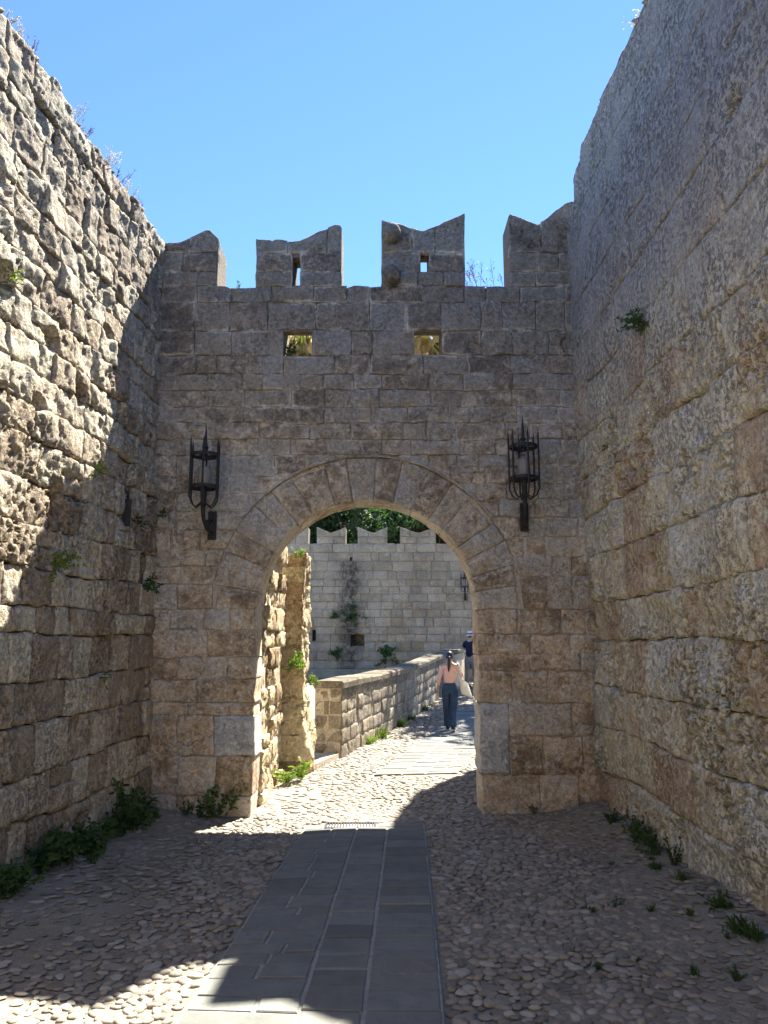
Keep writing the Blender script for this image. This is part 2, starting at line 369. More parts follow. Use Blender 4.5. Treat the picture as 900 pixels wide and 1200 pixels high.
# ------------------------------------------------------------------ stonework
def patch(mapf, uL, uR, vB, vT, res=.05, relief=.02, rfreq=3.0, rnd=.02, off=0.0, gap=.008, depth=(.07, .07, .07, .07),
          flip=False, carve=None, seed=0, jit=.008, octs=3, glob=None, pits=0.0, ridge=0.0):
    """one dressed stone: a displaced face with rounded edges and returns running back into the wall"""
    fl = lambda q: (q if callable(q) else (lambda t, q=q: np.full_like(np.asarray(t, float), q)))
    uLf, uRf, vBf, vTf = fl(uL), fl(uR), fl(vB), fl(vT)
    um = float(np.mean([uLf(np.array([0.]))[0], uRf(np.array([0.]))[0]])) if not (callable(uL) or callable(uR)) else None
    u0, u1 = (uL if not callable(uL) else None), (uR if not callable(uR) else None)
    w = abs((u1 if u1 is not None else 0) - (u0 if u0 is not None else 0))
    ns = max(2, int(round(w / res))); 
    tmid = np.array([(u0 + u1) / 2]); hgt = float((vTf(tmid) - vBf(tmid))[0])
    nt_ = max(2, int(round(hgt / res)))
    e1 = min(.25, .45 * rnd / max(w, .02) + .02); e2 = min(.25, .45 * rnd / max(hgt, .02) + .02)
    s = np.concatenate([[0], np.linspace(e1, 1 - e1, ns), [1]]); t = np.concatenate([[0], np.linspace(e2, 1 - e2, nt_), [1]])
    S, T = np.meshgrid(s, t)
    a, b = u0 + gap, u1 - gap
    U = a + (b - a) * S
    B = vBf(U) + gap; TT = vTf(U) - gap
    TT = np.maximum(TT, B + .004)
    V = B + (TT - B) * T
    P0 = mapf(U, V, np.zeros_like(U))
    du = np.minimum(U - a, b - U); dv = np.minimum(V - B, TT - V)
    # wobbly outline
    jn = jit * vnoise(P0 * 9.0 + seed); jm = jit * vnoise(P0 * 9.0 + seed + 50)
    U = U + jn * (1 - np.clip(du / .06, 0, 1)); V = V + jm * (1 - np.clip(dv / .06, 0, 1))
    q = P0 + np.array([seed * .37 % 7, seed * .71 % 5, 0]) * .35
    H = off + relief * fbm(q, rfreq, octs)
    tilt = (vnoise(np.array([[seed * .77, 1.1, 2.2]]))[0], vnoise(np.array([[seed * .77, 5.1, 7.2]]))[0])
    H = H + relief * .7 * (tilt[0] * (S - .5) + tilt[1] * (T - .5))
    dd = np.minimum(du, dv)
    H = H - rnd * np.exp(-dd / (rnd * .8 + 1e-4)) * (1 + .5 * vnoise(P0 * 6 + seed))
    if glob is not None: H = H + glob(P0)
    if ridge:                                    # broken, angular facets
        H = H - ridge * (np.abs(vnoise(P0 * 7 + seed)) + .6 * np.abs(vnoise(P0 * 15 + 5)) - .45)
    if pits:
        H = H - pits * np.clip(.55 * vnoise(P0 * np.array([20, 20, 30]) + 3) + .9 * vnoise(P0 * np.array([38, 38, 55]) + 9) - .10, 0, 1) * (.35 + 1.3 * np.clip(vnoise(P0 * 2.3 + 31) + .35, 0, 1))
    if carve is not None: H = H - carve(U, V)
    P = mapf(U, V, H)
    ny, nx = U.shape
    idx = np.arange(ny * nx).reshape(ny, nx)
    F_ = [np.stack([idx[:-1, :-1], idx[:-1, 1:], idx[1:, 1:], idx[1:, :-1]], -1).reshape(-1, 4)]
    verts = [P.reshape(-1, 3)]; n = ny * nx
    for side, dep in zip('LRBT', depth):
        if dep <= 0: continue
        line = {'L': idx[:, 0][::-1], 'R': idx[:, -1], 'B': idx[0, :], 'T': idx[-1, :][::-1]}[side]
        uu = U.reshape(-1)[line]; vv = V.reshape(-1)[line]; hh = H.reshape(-1)[line]
        prev = line
        steps = [dep] if dep < .2 else [dep * k / 6 for k in range(1, 7)]
        for d in steps:
            hn = hh - d
            wob = 0
            if dep >= .2:
                wob = relief * .8 * fbm(mapf(uu, vv, hn), 5, 2)
            ring = mapf(uu + (wob if side in 'LR' else 0), vv + (wob if side in 'BT' else 0), hn)
            ids = np.arange(n, n + len(line)); n += len(line); verts.append(ring)
            F_.append(np.stack([prev[:-1], ids[:-1], ids[1:], prev[1:]], -1)); prev = ids
    V_ = np.concatenate(verts); F_ = np.concatenate(F_)
    if flip: F_ = F_[:, ::-1]
    E_ = np.ones(len(V_)); E_[:ny * nx] = np.exp(-np.maximum(dd, 0) / .022).reshape(-1)
    return V_, F_, E_

SEED = [0]
def stone(parent, mapf, uL, uR, vB, vT, mat, name='stone', into=None, **kw):
    SEED[0] += 1; kw.setdefault('seed', SEED[0])
    v, f, e = patch(mapf, uL, uR, vB, vT, **kw)
    if into is not None: into.add(v, f); return None
    o = mesh_obj(name, v, f, mat, parent)
    o.data.attributes.new('joint', 'FLOAT', 'POINT').data.foreach_set('value', e)      # 1 at the joint, 0 inside the face
    return o

def split(a, b, wmin, wmax, r):
    out = [a]
    while b - out[-1] > wmax:
        w = r.uniform(wmin, wmax)
        if b - out[-1] - w < wmin * .7: w = (b - out[-1]) / 2
        out.append(out[-1] + w)
    out.append(b); return out

def strips(mb, xs, intervals, y0, y1):
    """solid body of a wall with openings, cut into upright strips"""
    for a, b in zip(xs[:-1], xs[1:]):
        if b - a < 1e-4: continue
        ia, ib = intervals(a + 1e-5), intervals(b - 1e-5)
        if len(ia) != len(ib): ib = ia = intervals((a + b) / 2)
        for (a0, a1), (b0, b1) in zip(ia, ib):
            mb.add([(a, y0, a0), (b, y0, b0), (b, y1, b0), (a, y1, a0), (a, y0, a1), (b, y0, b1), (b, y1, b1), (a, y1, a1)],
                   [(0, 3, 2, 1), (4, 5, 6, 7), (0, 1, 5, 4), (1, 2, 6, 5), (2, 3, 7, 6), (3, 0, 4, 7)])

def cut(iv, holes, x):
    for (x0, x1, z0, z1) in holes:
        if x0 < x < x1:
            nw = []
            for a, b in iv:
                if z0 >= b or z1 <= a: nw.append((a, b)); continue
                if z0 > a: nw.append((a, z0))
                if z1 < b: nw.append((z1, b))
            iv = nw
    return iv

# ---- left wall
def build_left():
    W = empty('curtain_wall', (-2.5, 5.0, 0))
    tag(W, 'tall eroded stone wall on the sunlit side, crossed by a diagonal shadow, brick patched hole in it', 'wall')
    mapf = lambda u, v, h: np.stack([xl(u, v) + h, u, v], -1)
    holes = []                      # (y, z, ry, rz, depth)
    for px, py, ry, rz, d in [(68, 588, .10, .17, .22), (95, 463, .09, .09, .16), (44, 472, .10, .07, .12), (126, 245, .05, .16, .12),
                              (165, 815, .07, .05, .1), (8, 330, .12, .14, .14), (128, 388, .12, .06, .1), (62, 398, .1, .1, .09),
                              (168, 838, .05, .08, .1), (95, 960, .06, .05, .1)]:
        X = -2.6
        for _ in range(4):
            p = on_x(px, py, X); X = xl(p[1], p[2])
        holes.append((p[1], p[2], ry, rz, d))
    def carve(u, v):
        r = 0
        for (a, b, ry, rz, d) in holes:
            q = np.sqrt(((u - a) / ry) ** 2 + ((v - b) / rz) ** 2)
            r = r + d * (1 - sstep(.75, 1.15, q))
        return r
    glob = lambda P: .022 * fbm(P, .8, 2) + (.004 + .004 * sstep(1.8, 3.4, P[..., 2])) * fbm(P, 3.3, 3)
    r = random.Random(5)
    zs = [-.15]
    while zs[-1] < 6.35: zs.append(zs[-1] + r.uniform(.22, .36))
    zs[-1] = 6.42
    def bound(k):
        amp = .0 if k == 0 else .035
        top = k == len(zs) - 1
        return lambda u: zs[k] + amp * n1(u, k + 3, .9) + (0.06 * n1(u, 77, 2.2) + .03 * n1(u, 79, 6) if top else .012 * n1(u, k + 40, 5))
    far = MB(); cnt = 0
    for k in range(len(zs) - 1):
        js = split(4.2, 8.46, .2, .47, r); js[-1] = 8.47
        vb, vt = bound(k), bound(k + 1)
        for a, b in zip(js[:-1], js[1:]):
            rough = r.random()
            hi = zs[k] > 2.2
            er = .008 + .008 * rough + (.006 if hi else 0)
            half = (r.random() < .04 and (zs[k + 1] - zs[k]) > .28)
            kw = dict(res=.02, relief=er, rfreq=7, rnd=r.uniform(.006, .022), gap=r.uniform(.0, .007), carve=carve, jit=.014, octs=3,
                      depth=(.09,) * 4, glob=glob, ridge=r.uniform(.010, .024) if hi else r.uniform(.004, .012), pits=r.uniform(.012, .032) if hi else r.uniform(.006, .02))
            if half:
                vm = lambda u, k=k: (zs[k] + zs[k + 1]) / 2 + 0 * np.asarray(u)
                stone(W, mapf, a, b, vb, vm, M_LEFT, off=r.uniform(-.018, .014), **kw)
                stone(W, mapf, a, b, vm, vt, M_LEFT, off=r.uniform(-.018, .014), **kw); cnt += 2
            else:
                stone(W, mapf, a, b, vb, vt, M_LEFT, off=r.uniform(-.013, .012) - (.04 if r.random() < .04 else 0), **kw); cnt += 1
        js = split(-9, 4.2, .3, .6, r)
        for a, b in zip(js[:-1], js[1:]):
            stone(None, mapf, a, b, vb, vt, M_LEFT, into=far, res=.11, relief=.03, rnd=.02, off=r.uniform(-.02, .02), gap=.004)
    o = far.build('wall_stones', M_LEFT, W, True); o['kind'] = 'stuff'
    # mortar bed behind the faces, and the mass of the wall
    U, V = np.meshgrid(np.arange(2.2, 8.48, .05), np.arange(-.15, 6.33, .05))
    P0 = mapf(U, V, 0 * U); H = -.06 + .012 * fbm(P0, 5, 3) + glob(P0) - carve(U, V)
    P = mapf(U, V, H); ny, nx = U.shape; idx = np.arange(ny * nx).reshape(ny, nx)
    f = np.stack([idx[:-1, :-1], idx[:-1, 1:], idx[1:, 1:], idx[1:, :-1]], -1).reshape(-1, 4)
    mesh_obj('mortar_bed', P.reshape(-1, 3), f, M_MORTAR_D, W)
    mb = MB()
    v = []
    for y in (-9, 10.7):
        for z, dx in ((-.3, 0), (6.33, 0)):
            v += [(xl(y, z) - .28, y, z), (xl(y, z) - 2.2, y, z)]
    mb.add(v, [(0, 1, 3, 2), (4, 6, 7, 5), (0, 4, 5, 1), (2, 3, 7, 6), (0, 2, 6, 4), (1, 5, 7, 3)])
    mb.build('wall_mass', M_MORTAR, W)
    # ragged rubble along the top edge
    r2 = random.Random(9)
    cap = MB()
    for i in range(60):
        y = 8.4 - i * .1; zz = 6.36
        cap_stone(cap, (xl(y, zz) - .14, y, zz + r2.uniform(-.03, .05)), (.13, .09, r2.uniform(.02, .06)), r2)
    o = cap.build('wall_top_rubble', M_LEFT, W, True); o['kind'] = 'stuff'
    # brick plug inside the deep hole
    hy, hz = holes[0][0], holes[0][1]
    bx = xl(hy, hz)
    mb = MB(); mb.box(bx - .2, bx - .075, hy - .075, hy + .06, hz - .15, hz - .06)
    bk = mb.build('brick', M_BRICK, W); bk['label'] = 'red brick wedged in the deep hole'
    mb = MB(); mb.box(bx - .2, bx - .10, hy - .07, hy + .075, hz + .0, hz + .035); mb.build('brick', M_MORTAR_D, W)
    # rusty iron pin
    p = on_x(152, 600, -2.52); q = xl(p[1], p[2])
    mb = MB(); mb.box(q - .02, q + .065, p[1] - .012, p[1] + .012, p[2] - .14, p[2] + .13)
    k = mb.build('iron_pin', M_IRON, W); k['label'] = 'upright black iron pin in the shaded part'
    return W, holes
def cap_stone(mb, c, s, r):
    """small lumpy stone"""
    v = []; f = []; n, m = 8, 4
    ph = r.uniform(0, 9)
    for i in range(m + 1):
        th = math.pi * i / m
        for k in range(n):
            a = 2 * math.pi * k / n
            g = 1 + .22 * math.sin(3 * a + ph + i) + .15 * math.cos(2 * a - ph * 2)
            sx = math.copysign(abs(math.sin(th)) ** .6, math.sin(th))
            v.append((c[0] + s[0] * sx * math.cos(a) * g, c[1] + s[1] * sx * math.sin(a) * g, c[2] + s[2] * math.copysign(abs(math.cos(th)) ** .7, math.cos(th))))
    for i in range(m):
        for k in range(n): f.append((i * n + k, (i + 1) * n + k, (i + 1) * n + (k + 1) % n, i * n + (k + 1) % n))
    mb.add(v, f)
LEFT, LHOLES = build_left()

# ---- unseen wall added behind the camera to bounce sunlight back at the gate
def build_bounce_wall():
    W = empty('added_bounce_wall', (0, -9.5, 0)); tag(W, 'unseen wall added opposite the gate to bounce sunlight onto it', 'wall')
    mapf = lambda u, v, h: np.stack([u, -9.2 + h + 0 * u, v], -1)
    r = random.Random(77); rest = MB(); z = -.2
    while z < 6.5:
        z2 = z + r.uniform(.35, .55); js = split(-6, 9, .5, 1.1, r)
        for a, b in zip(js[:-1], js[1:]): stone(None, mapf, a, b, z, z2, M_LEFT, into=rest, res=.25, relief=.02, rnd=.015, off=r.uniform(-.01, .01), flip=True)
        z = z2
    o = rest.build('wall_stones', M_LEFT, W, True); o['kind'] = 'stuff'
    mb = MB(); mb.box(-6, 9, -10.6, -9.24, -.3, z - .02); mb.build('wall_mass', M_MORTAR, W)
build_bounce_wall()

# ---- right wall
def build_right():
    W = empty('bastion_wall', (2.5, 5.0, 0))
    tag(W, 'tall shaded bastion wall of big pitted blocks opposite the sunlit wall', 'wall')
    mapf = lambda u, v, h: np.stack([xr(u, v) - h, u, v], -1)
    holes = []
    for px, py, ry, rz, d in [(793, 558, .10, .19, .17), (752, 520, .05, .05, .1), (862, 125, .08, .07, .08), (708, 585, .04, .05, .09), (735, 568, .04, .04, .07)]:
        X = 2.25
        for _ in range(4):
            p = on_x(px, py, X); X = float(xr(p[1], p[2]))
        holes.append((p[1], p[2], ry, rz, d))
    def carve(u, v):
        r = 0
        for (a, b, ry, rz, d) in holes:
            q = np.sqrt(((u - a) / ry) ** 2 + ((v - b) / rz) ** 2)
            r = r + d * (1 - sstep(.7, 1.15, q))
        # worn-back band in the lower middle of the wall
        P = np.stack([0 * u, u, v], -1)
        r = r + .07 * np.clip(fbm(P, 1.1, 3) - .15, 0, 1) * (1 - sstep(3.3, 4.4, v))
        return r
    glob = lambda P: .03 * fbm(P, .7, 2) + .022 * (1 - sstep(3.4, 4.6, P[..., 2])) * fbm(P, 3.2, 3)
    r = random.Random(21)
    zs = [-.2, .12, .48, .92, 1.34, 1.80, 2.2, 2.68, 3.14, 3.58, 4.02, 4.54, 5.08, 5.55, 6.05, 6.55, 7.12]
    def topprof(u):
        u = np.asarray(u, float)
        return 7.16 + .025 * n1(u, 91, 1.4) + .03 * n1(u, 92, 6) - .30 * sstep(8.02, 8.06, u) - .14 * sstep(7.68, 7.71, u)
    def bound(k):
        if k == len(zs) - 1: return topprof
        amp = .0 if k == 0 else .03
        return lambda u: zs[k] + amp * n1(u, k + 23, .7) + .01 * n1(u, k + 60, 4)
    far = MB()
    for k in range(len(zs) - 1):
        js = split(2.6 + r.uniform(0, .3), 8.5, .34, .95, r)
        js[-1] = 8.52
        vb, vt = bound(k), bound(k + 1)
        for a, b in zip(js[:-1], js[1:]):
            low = zs[k] < 4.0
            smoothy = r.random() < .4
            er = (.005 if smoothy else r.uniform(.008, .016)) if low else .005
            pt = (.02 if smoothy else r.uniform(.05, .10)) if low else .014
            stone(W, mapf, a, b, vb, vt, M_RIGHT, res=.02 if low else .04, relief=er, rfreq=7.0 if low else 3.0, rnd=r.uniform(.008, .024) if low else .007, glob=glob, pits=pt,
                  off=r.uniform(-.015, .015) if low else r.uniform(-.004, .005), ridge=.004 if smoothy or not low else r.uniform(.006, .02), gap=r.uniform(.001, .007) if low else r.uniform(.0, .004), carve=carve, flip=True,
                  jit=.012, octs=4)
        js = split(-3.5, 2.6, .6, 1.1, r); js[-1] = 2.62 + 0
        for a, b in zip(js[:-1], js[1:]):
            stone(None, mapf, a, b, vb, vt, M_RIGHT, into=far, res=.2, relief=.03, rnd=.02, off=r.uniform(-.02, .02), gap=.004, flip=True)
        js = split(8.5, 14, .6, 1.1, r)
        for a, b in zip(js[:-1], js[1:]):
            stone(None, mapf, a, b, vb, vt if k < len(zs) - 2 else 6.9, M_RIGHT, into=far, res=.2, relief=.03, rnd=.02, off=r.uniform(-.02, .02), gap=.004, flip=True)
    o = far.build('wall_stones', M_RIGHT, W, True); o['kind'] = 'stuff'
    U, V = np.meshgrid(np.arange(2.5, 8.5, .05), np.arange(-.2, 6.56, .05))
    P0 = mapf(U, V, 0 * U); H = -.065 + .012 * fbm(P0, 5, 3) + glob(P0) - carve(U, V)
    P = mapf(U, V, H); ny, nx = U.shape; idx = np.arange(ny * nx).reshape(ny, nx)
    f = np.stack([idx[:-1, :-1], idx[1:, :-1], idx[1:, 1:], idx[:-1, 1:]], -1).reshape(-1, 4)
    mesh_obj('mortar_bed', P.reshape(-1, 3), f, M_MORTAR_D, W)
    # mass of the bastion
    ys = [-3.5, -2, -.5, 1, 2.5, 3.6, 8.4, 10, 12, 14]; v = []; f = []
    for y in ys:
        for z in (-.3, 6.6 if y > 7.9 else 6.95):
            v += [(float(xr(y, z)) + .27, y, z), (float(xr(y, z)) + 4.0, y, z)]
    for i in range(len(ys) - 1):
        a, b = i * 4, i * 4 + 4
        f += [(a, b, b + 2, a + 2), (a + 1, a + 3, b + 3, b + 1), (a + 2, b + 2, b + 3, a + 3)]
    f += [(0, 2, 3, 1), (len(v) - 4, len(v) - 3, len(v) - 1, len(v) - 2)]
    mesh_obj('wall_mass', v, f, M_MORTAR, W, False)
    r2 = random.Random(19); cap = MB()
    for i in range(70):
        y = 8.3 - i * .1; z = float(topprof(y))
        cap_stone(cap, (float(xr(y, z)) + .15, y, z - .03), (.13, .09, r2.uniform(.02, .06)), r2)
    o = cap.build('wall_top_rubble', M_RIGHT, W, True); o['kind'] = 'stuff'
    return W
RIGHT = build_right()

# ---- gate wall
ZG = lambda py, px=450: on_y(px, py, YG)[2]
XG = lambda px, py: on_y(px, py, YG)[0]
ACX, AR, ARO, AZ = -.185, 1.205, 1.70, 2.13
GT = .50                                              # thickness of the front arch
def build_gate():
    W = empty('gate_wall', (0, 8.6, 0))
    tag(W, 'battlemented stone gate wall with a round arch and swallowtail merlons', 'gate')
    mapf = lambda u, v, h: np.stack([u, YG - h + 0 * u, v], -1)
    top_base = ZG(335)
    X = lambda px, py=300: XG(px, py)
    prof_pts = [(-2.75, ZG(285)), (X(213), ZG(283)), (X(243), ZG(268)), (X(255), ZG(280)), None,
                (X(300), ZG(281)), (X(350), ZG(282)), (X(394), ZG(261)), (X(400), ZG(264)), None,
                (X(447), ZG(257)), (X(497), ZG(270)), (X(545), ZG(249)), None,
                (X(598), ZG(250)), (X(632), ZG(263)), (X(664), ZG(238)), (2.62, ZG(225))]
    segs = []; cur = []
    for p in prof_pts + [None]:
        if p is None: segs.append(cur); cur = []
        else: cur.append(p)
    def prof(x):
        x = np.asarray(x, float); r = np.full_like(x, top_base)
        for s in segs:
            xs_ = [p[0] for p in s]; zs_ = [p[1] for p in s]
            m = (x >= xs_[0]) & (x <= xs_[-1]); r = np.where(m, np.interp(x, xs_, zs_), r)
        return r
    merl = [(s[0][0], s[-1][0]) for s in segs]
    win = [(X(332, 400), X(365, 400)), (X(485, 395), X(518, 395))]
    wz0, wz1 = ZG(416), ZG(387)
    slits = [(X(343), X(352), ZG(333), ZG(300)), (X(493), X(503), ZG(325), ZG(293))]
    holes = [(w[0], w[1], wz0, wz1) for w in win] + slits
    HO = [holes]
    small = [(X(558, 407), ZG(407), .05), (X(561, 560), ZG(560), .06), (X(553, 402), ZG(404), .04), (X(664, 402), ZG(402), .05), (X(482, 432), ZG(432), .025)]
    def carve(u, v):
        r = 0
        for a, b, q in small:
            r = r + .1 * (1 - sstep(.7, 1.2, np.sqrt(((u - a) / q) ** 2 + ((v - b) / q) ** 2)))
        return r
    # --- body
    def intervals_in(inset):
        def f(x, holes=None):
            holes = HO[0]
            t = float(prof(np.array([x]))[0]) - .012
            R = AR + .03; d = abs(x - ACX)
            bot = -.3 if d >= R else AZ + math.sqrt(R * R - d * d)
            return cut([(bot, t)], holes, x)
        return f
    xs = sorted(set([-2.75, 2.62] + [p[0] for s in segs for p in s] + [h for q in holes for h in q[:2]] + [ACX - AR - .03, ACX + AR + .03] +
                    [ACX - (AR + .03) * math.cos(math.pi * k / 40) for k in range(1, 40)]))
    mb = MB(); strips(mb, xs, intervals_in(0), YG + .035, YG + .16)
    HO[0] = [(a, b, c, d + (.24 if k < 2 else .10)) for k, (a, b, c, d) in enumerate(holes)]     # openings splay upwards inside
    strips(mb, xs, intervals_in(0), YG + .16, YG + GT); HO[0] = holes
    mb.build('wall_core', M_MORTAR_G, W)
    # --- unseen wall walk behind the parapet, added to shade ground before the arch, carried on the mass beside the passage, and its rear parapet
    mb = MB()
    mb.box(-2.62, 2.7, YG + GT + .002, 10.22, 3.98, 4.36)
    mb.box(-3.0, -1.40, YG + GT + .002, 10.60, -.3, 3.977)
    mb.box(-2.62, 2.7, 9.85, 10.20, 4.363, 5.40)
    mb.build('unseen_wall_walk', M_GATE, W)
    # --- courses
    up = [533, 515, 495, 477, 457, 438, 418, 386, 354, 336]
    zu = [ZG(p) for p in up]; zu[6] = wz0; zu[7] = wz1; zu[-1] = top_base
    Lz = [-.15, ZG(932), ZG(887), ZG(840), ZG(822), ZG(796), ZG(771), ZG(737), AZ, ZG(684), ZG(664), ZG(644), ZG(622), ZG(601), ZG(579), ZG(558), ZG(533)]
    Rz = [-.15, ZG(908), ZG(862), ZG(824), ZG(786), ZG(766), ZG(743), AZ, ZG(674), ZG(652), ZG(629), ZG(606), ZG(585), ZG(566), ZG(547), ZG(533)]
    mer = [top_base, ZG(318), ZG(296), ZG(225) + .05]
    r = random.Random(3)
    specials = {'L': [(XG(250, 860), ACX - AR, ZG(887), ZG(840))], 'R': [(ACX + AR, XG(597, 860), ZG(908), ZG(824))]}
    def arc(u):
        d = np.abs(np.asarray(u, float) - ACX); return AZ + np.sqrt(np.maximum(ARO * ARO - d * d, 0))
    def lay(z0, z1, a, b, wmin, wmax, arch=False, wav=.016, jambL=False, jambR=False, merlon=False, kk=0, topk=True):
        js = split(a, b, wmin, wmax, r)
        for i, (p, q) in enumerate(zip(js[:-1], js[1:])):
            fb = lambda u, z=z0: z + wav * n1(u, z * 7.3, 1.2)
            ft = lambda u, z=z1: z + wav * n1(u, z * 7.3, 1.2)
            if arch:
                fb0 = fb; fb = lambda u, fb0=fb0: np.maximum(fb0(u), np.where(np.abs(np.asarray(u) - ACX) < ARO, arc(u), -9) - .004)
            if merlon:
                ft0 = ft; ft = lambda u, ft0=ft0: np.minimum(ft0(u), prof(np.clip(u, a + 1e-3, b - 1e-3)) + .012 * n1(u, 55, 9))
            d = [.07] * 4
            if jambL and i == 0: d[0] = GT
            if jambR and i == len(js) - 2: d[1] = GT
            if merlon and i == 0: d[0] = .12
            if merlon and i == len(js) - 2: d[1] = .12
            if merlon: d[3] = .14
            stone(W, mapf, p, q, fb, ft, M_GATE, res=.034, relief=r.uniform(.004, .010), rfreq=6, rnd=r.uniform(.004, .012), off=r.uniform(-.007, .008), pits=r.choice([.006, .012, .03]),
                  gap=r.uniform(.0, .006), depth=d, carve=carve, jit=.014)
    for side, zs in (('L', Lz), ('R', Rz)):
        for z0, z1 in zip(zs[:-1], zs[1:]):
            zm = (z0 + z1) / 2
            below = z1 <= AZ + .01
            if side == 'L':
                a, b = -2.6, (ACX - AR if below else ACX - math.sqrt(max(ARO ** 2 - (z1 - AZ) ** 2, 0)) - .01)
                if not below: b = min(b, ACX - .02) if b < ACX else ACX
            else:
                a, b = (ACX + AR if below else ACX + math.sqrt(max(ARO ** 2 - (z1 - AZ) ** 2, 0)) + .01), 2.45
            if z1 > ZG(535) and not below:
                b = ACX if side == 'L' else b; a = ACX if side == 'R' else a
                b = b if side == 'R' else ACX - .35
                a = a if side == 'L' else ACX + .35
            big = zm < 1.9
            sp = [q for q in specials[side] if q[2] < zm < q[3]]
            wm = (.34, .72) if big else (.2, .46)
            if sp:
                if side == 'L': lay(z0, z1, a, sp[0][0], *wm)
                else: lay(z0, z1, sp[0][1], b, *wm)
            else:
                lay(z0, z1, a, b, *wm, arch=not below, jambL=(side == 'R' and below), jambR=(side == 'L' and below))
    for k, (z0, z1) in enumerate(zip(zu[:-1], zu[1:])):
        fr = [-2.6, 2.45]
        bl = sorted([w for w in win]) if abs(z0 - wz0) < .01 else []
        pts = [fr[0]] + [e for w in bl for e in w] + [fr[1]]
        for a, b in zip(pts[::2], pts[1::2]):
            lay(z0, z1, a, b, .22, .62, arch=(z0 < AZ + ARO), wav=.014)
    for (ma, mbx) in merl:
        ma2, mb2 = max(ma, -2.65), min(mbx, 2.5)
        for z0, z1 in zip(mer[:-1], mer[1:]):
            if float(np.max(prof(np.linspace(ma2 + .01, mb2 - .01, 30)))) < z0 + .05: continue
            zm = (z0 + z1) / 2
            bl = [s for s in slits if s[0] > ma2 and s[1] < mb2 and s[2] < zm < s[3]]
            pts = [ma2] + [e for s in bl for e in s[:2]] + [mb2]
            for a, b in zip(pts[::2], pts[1::2]): lay(z0, z1, a, b, .22, .5, merlon=True, wav=0)
    # marble blocks and small square plugs
    s0 = specials['L'][0]
    o = stone(W, mapf, s0[0], s0[1] + .025, s0[2], s0[3] + .02, M_MARBLE, name='marble_block', relief=.008, rnd=.016, pits=.012, off=.012, jit=.014, depth=(.08, GT, .08, .08)); o['label'] = 'smooth grey marble block at the left jamb'
    s0 = specials['R'][0]
    o = stone(W, mapf, s0[0] - .006, s0[1], s0[2], s0[3], M_MARBLE, name='marble_block', relief=.008, rnd=.016, pits=.012, off=.012, jit=.014, depth=(GT, .08, .08, .08)); o['label'] = 'upright grey marble block at the right jamb'
    for px0, px1, py0, py1 in ((204, 215, 919, 932), (662, 677, 937, 955)):
        stone(W, mapf, XG(px0, py1), XG(px1, py1), ZG(py1), ZG(py0), M_MORTAR_L, name='square_plug', relief=.002, rnd=.004, off=.035, res=.03)
    # --- arch stones: front face plus the soffit running back through the wall
    n = 18; rr = random.Random(8)
    cuts = [0]
    for k in range(n): cuts.append(cuts[-1] + rr.uniform(.75, 1.3))
    cuts = [c / cuts[-1] * math.pi for c in cuts]
    def amap(u, v, h): return np.stack([ACX - v * np.cos(u / 1.4), YG - h + 0 * u, AZ + v * np.sin(u / 1.4)], -1)
    for a, b in zip(cuts[:-1], cuts[1:]):
        stone(W, amap, a * 1.4, b * 1.4, AR, ARO - rr.choice([0, 0, 0, .05]), M_GATE, name='voussoir', res=.05, relief=rr.uniform(.005, .012), rfreq=4, rnd=rr.uniform(.007, .016),
              off=rr.uniform(.0, .010), pits=.015, gap=.003, depth=(.07, .07, GT, .07), jit=.008, carve=None)
    # thin drip moulding following the arch
    pts = [amap(np.array([t * 1.4]), np.array([ARO + .012]), np.array([.012]))[0] for t in np.linspace(.62, math.pi - .62, 60)]
    mb = MB(); mb.tube(pts, .015, 6); mb.build('drip_moulding', M_GATE, W, True)
    # worn round corbels on the third merlon
    for (px, py, sx, sz) in ((459, 276, .115, .12), (459, 325, .10, .125)):
        x, z = XG(px, py), ZG(py)
        U, V = np.meshgrid(np.linspace(0, 2 * math.pi, 25), np.linspace(0, math.pi / 2, 9))
        P = np.stack([x + sx * np.sin(V) ** .7 * np.cos(U), YG - .17 * np.cos(V) ** .7 - .0 * U, z + sz * np.sin(V) ** .7 * np.sin(U)], -1)
        P = P + (.018 * fbm(P, 9, 3))[..., None] * np.array([.6, 1, .6])
        idx = np.arange(U.size).reshape(U.shape)
        P[:, -1] = P[:, 0]
        f = np.stack([idx[:-1, :-1], idx[1:, :-1], idx[1:, 1:], idx[:-1, 1:]], -1).reshape(-1, 4)[:, ::-1]
        mesh_obj('corbel', P.reshape(-1, 3), f, M_GATE, W)
    # --- rough passage side behind the arch on the left
    pm = lambda u, v, h: np.stack([-1.37 + .04 * n1(u, 4, 1.5) + h, u, v], -1)
    r = random.Random(33); z = -.12
    while z < 3.9:
        z2 = min(z + r.uniform(.14, .30), 3.97)
        js = split(YG + GT + .005, 10.62, .2, .5, r)
        for a, b in zip(js[:-1], js[1:]):
            stone(W, pm, a, b, z, z2, M_RUIN, name='rubble_stone', res=.045, relief=.018, rfreq=7, rnd=.014, off=r.uniform(-.04, .04), pits=.07, gap=.006, depth=(.1,) * 4, jit=.02)
        z = z2
    return W
GATE = build_gate()

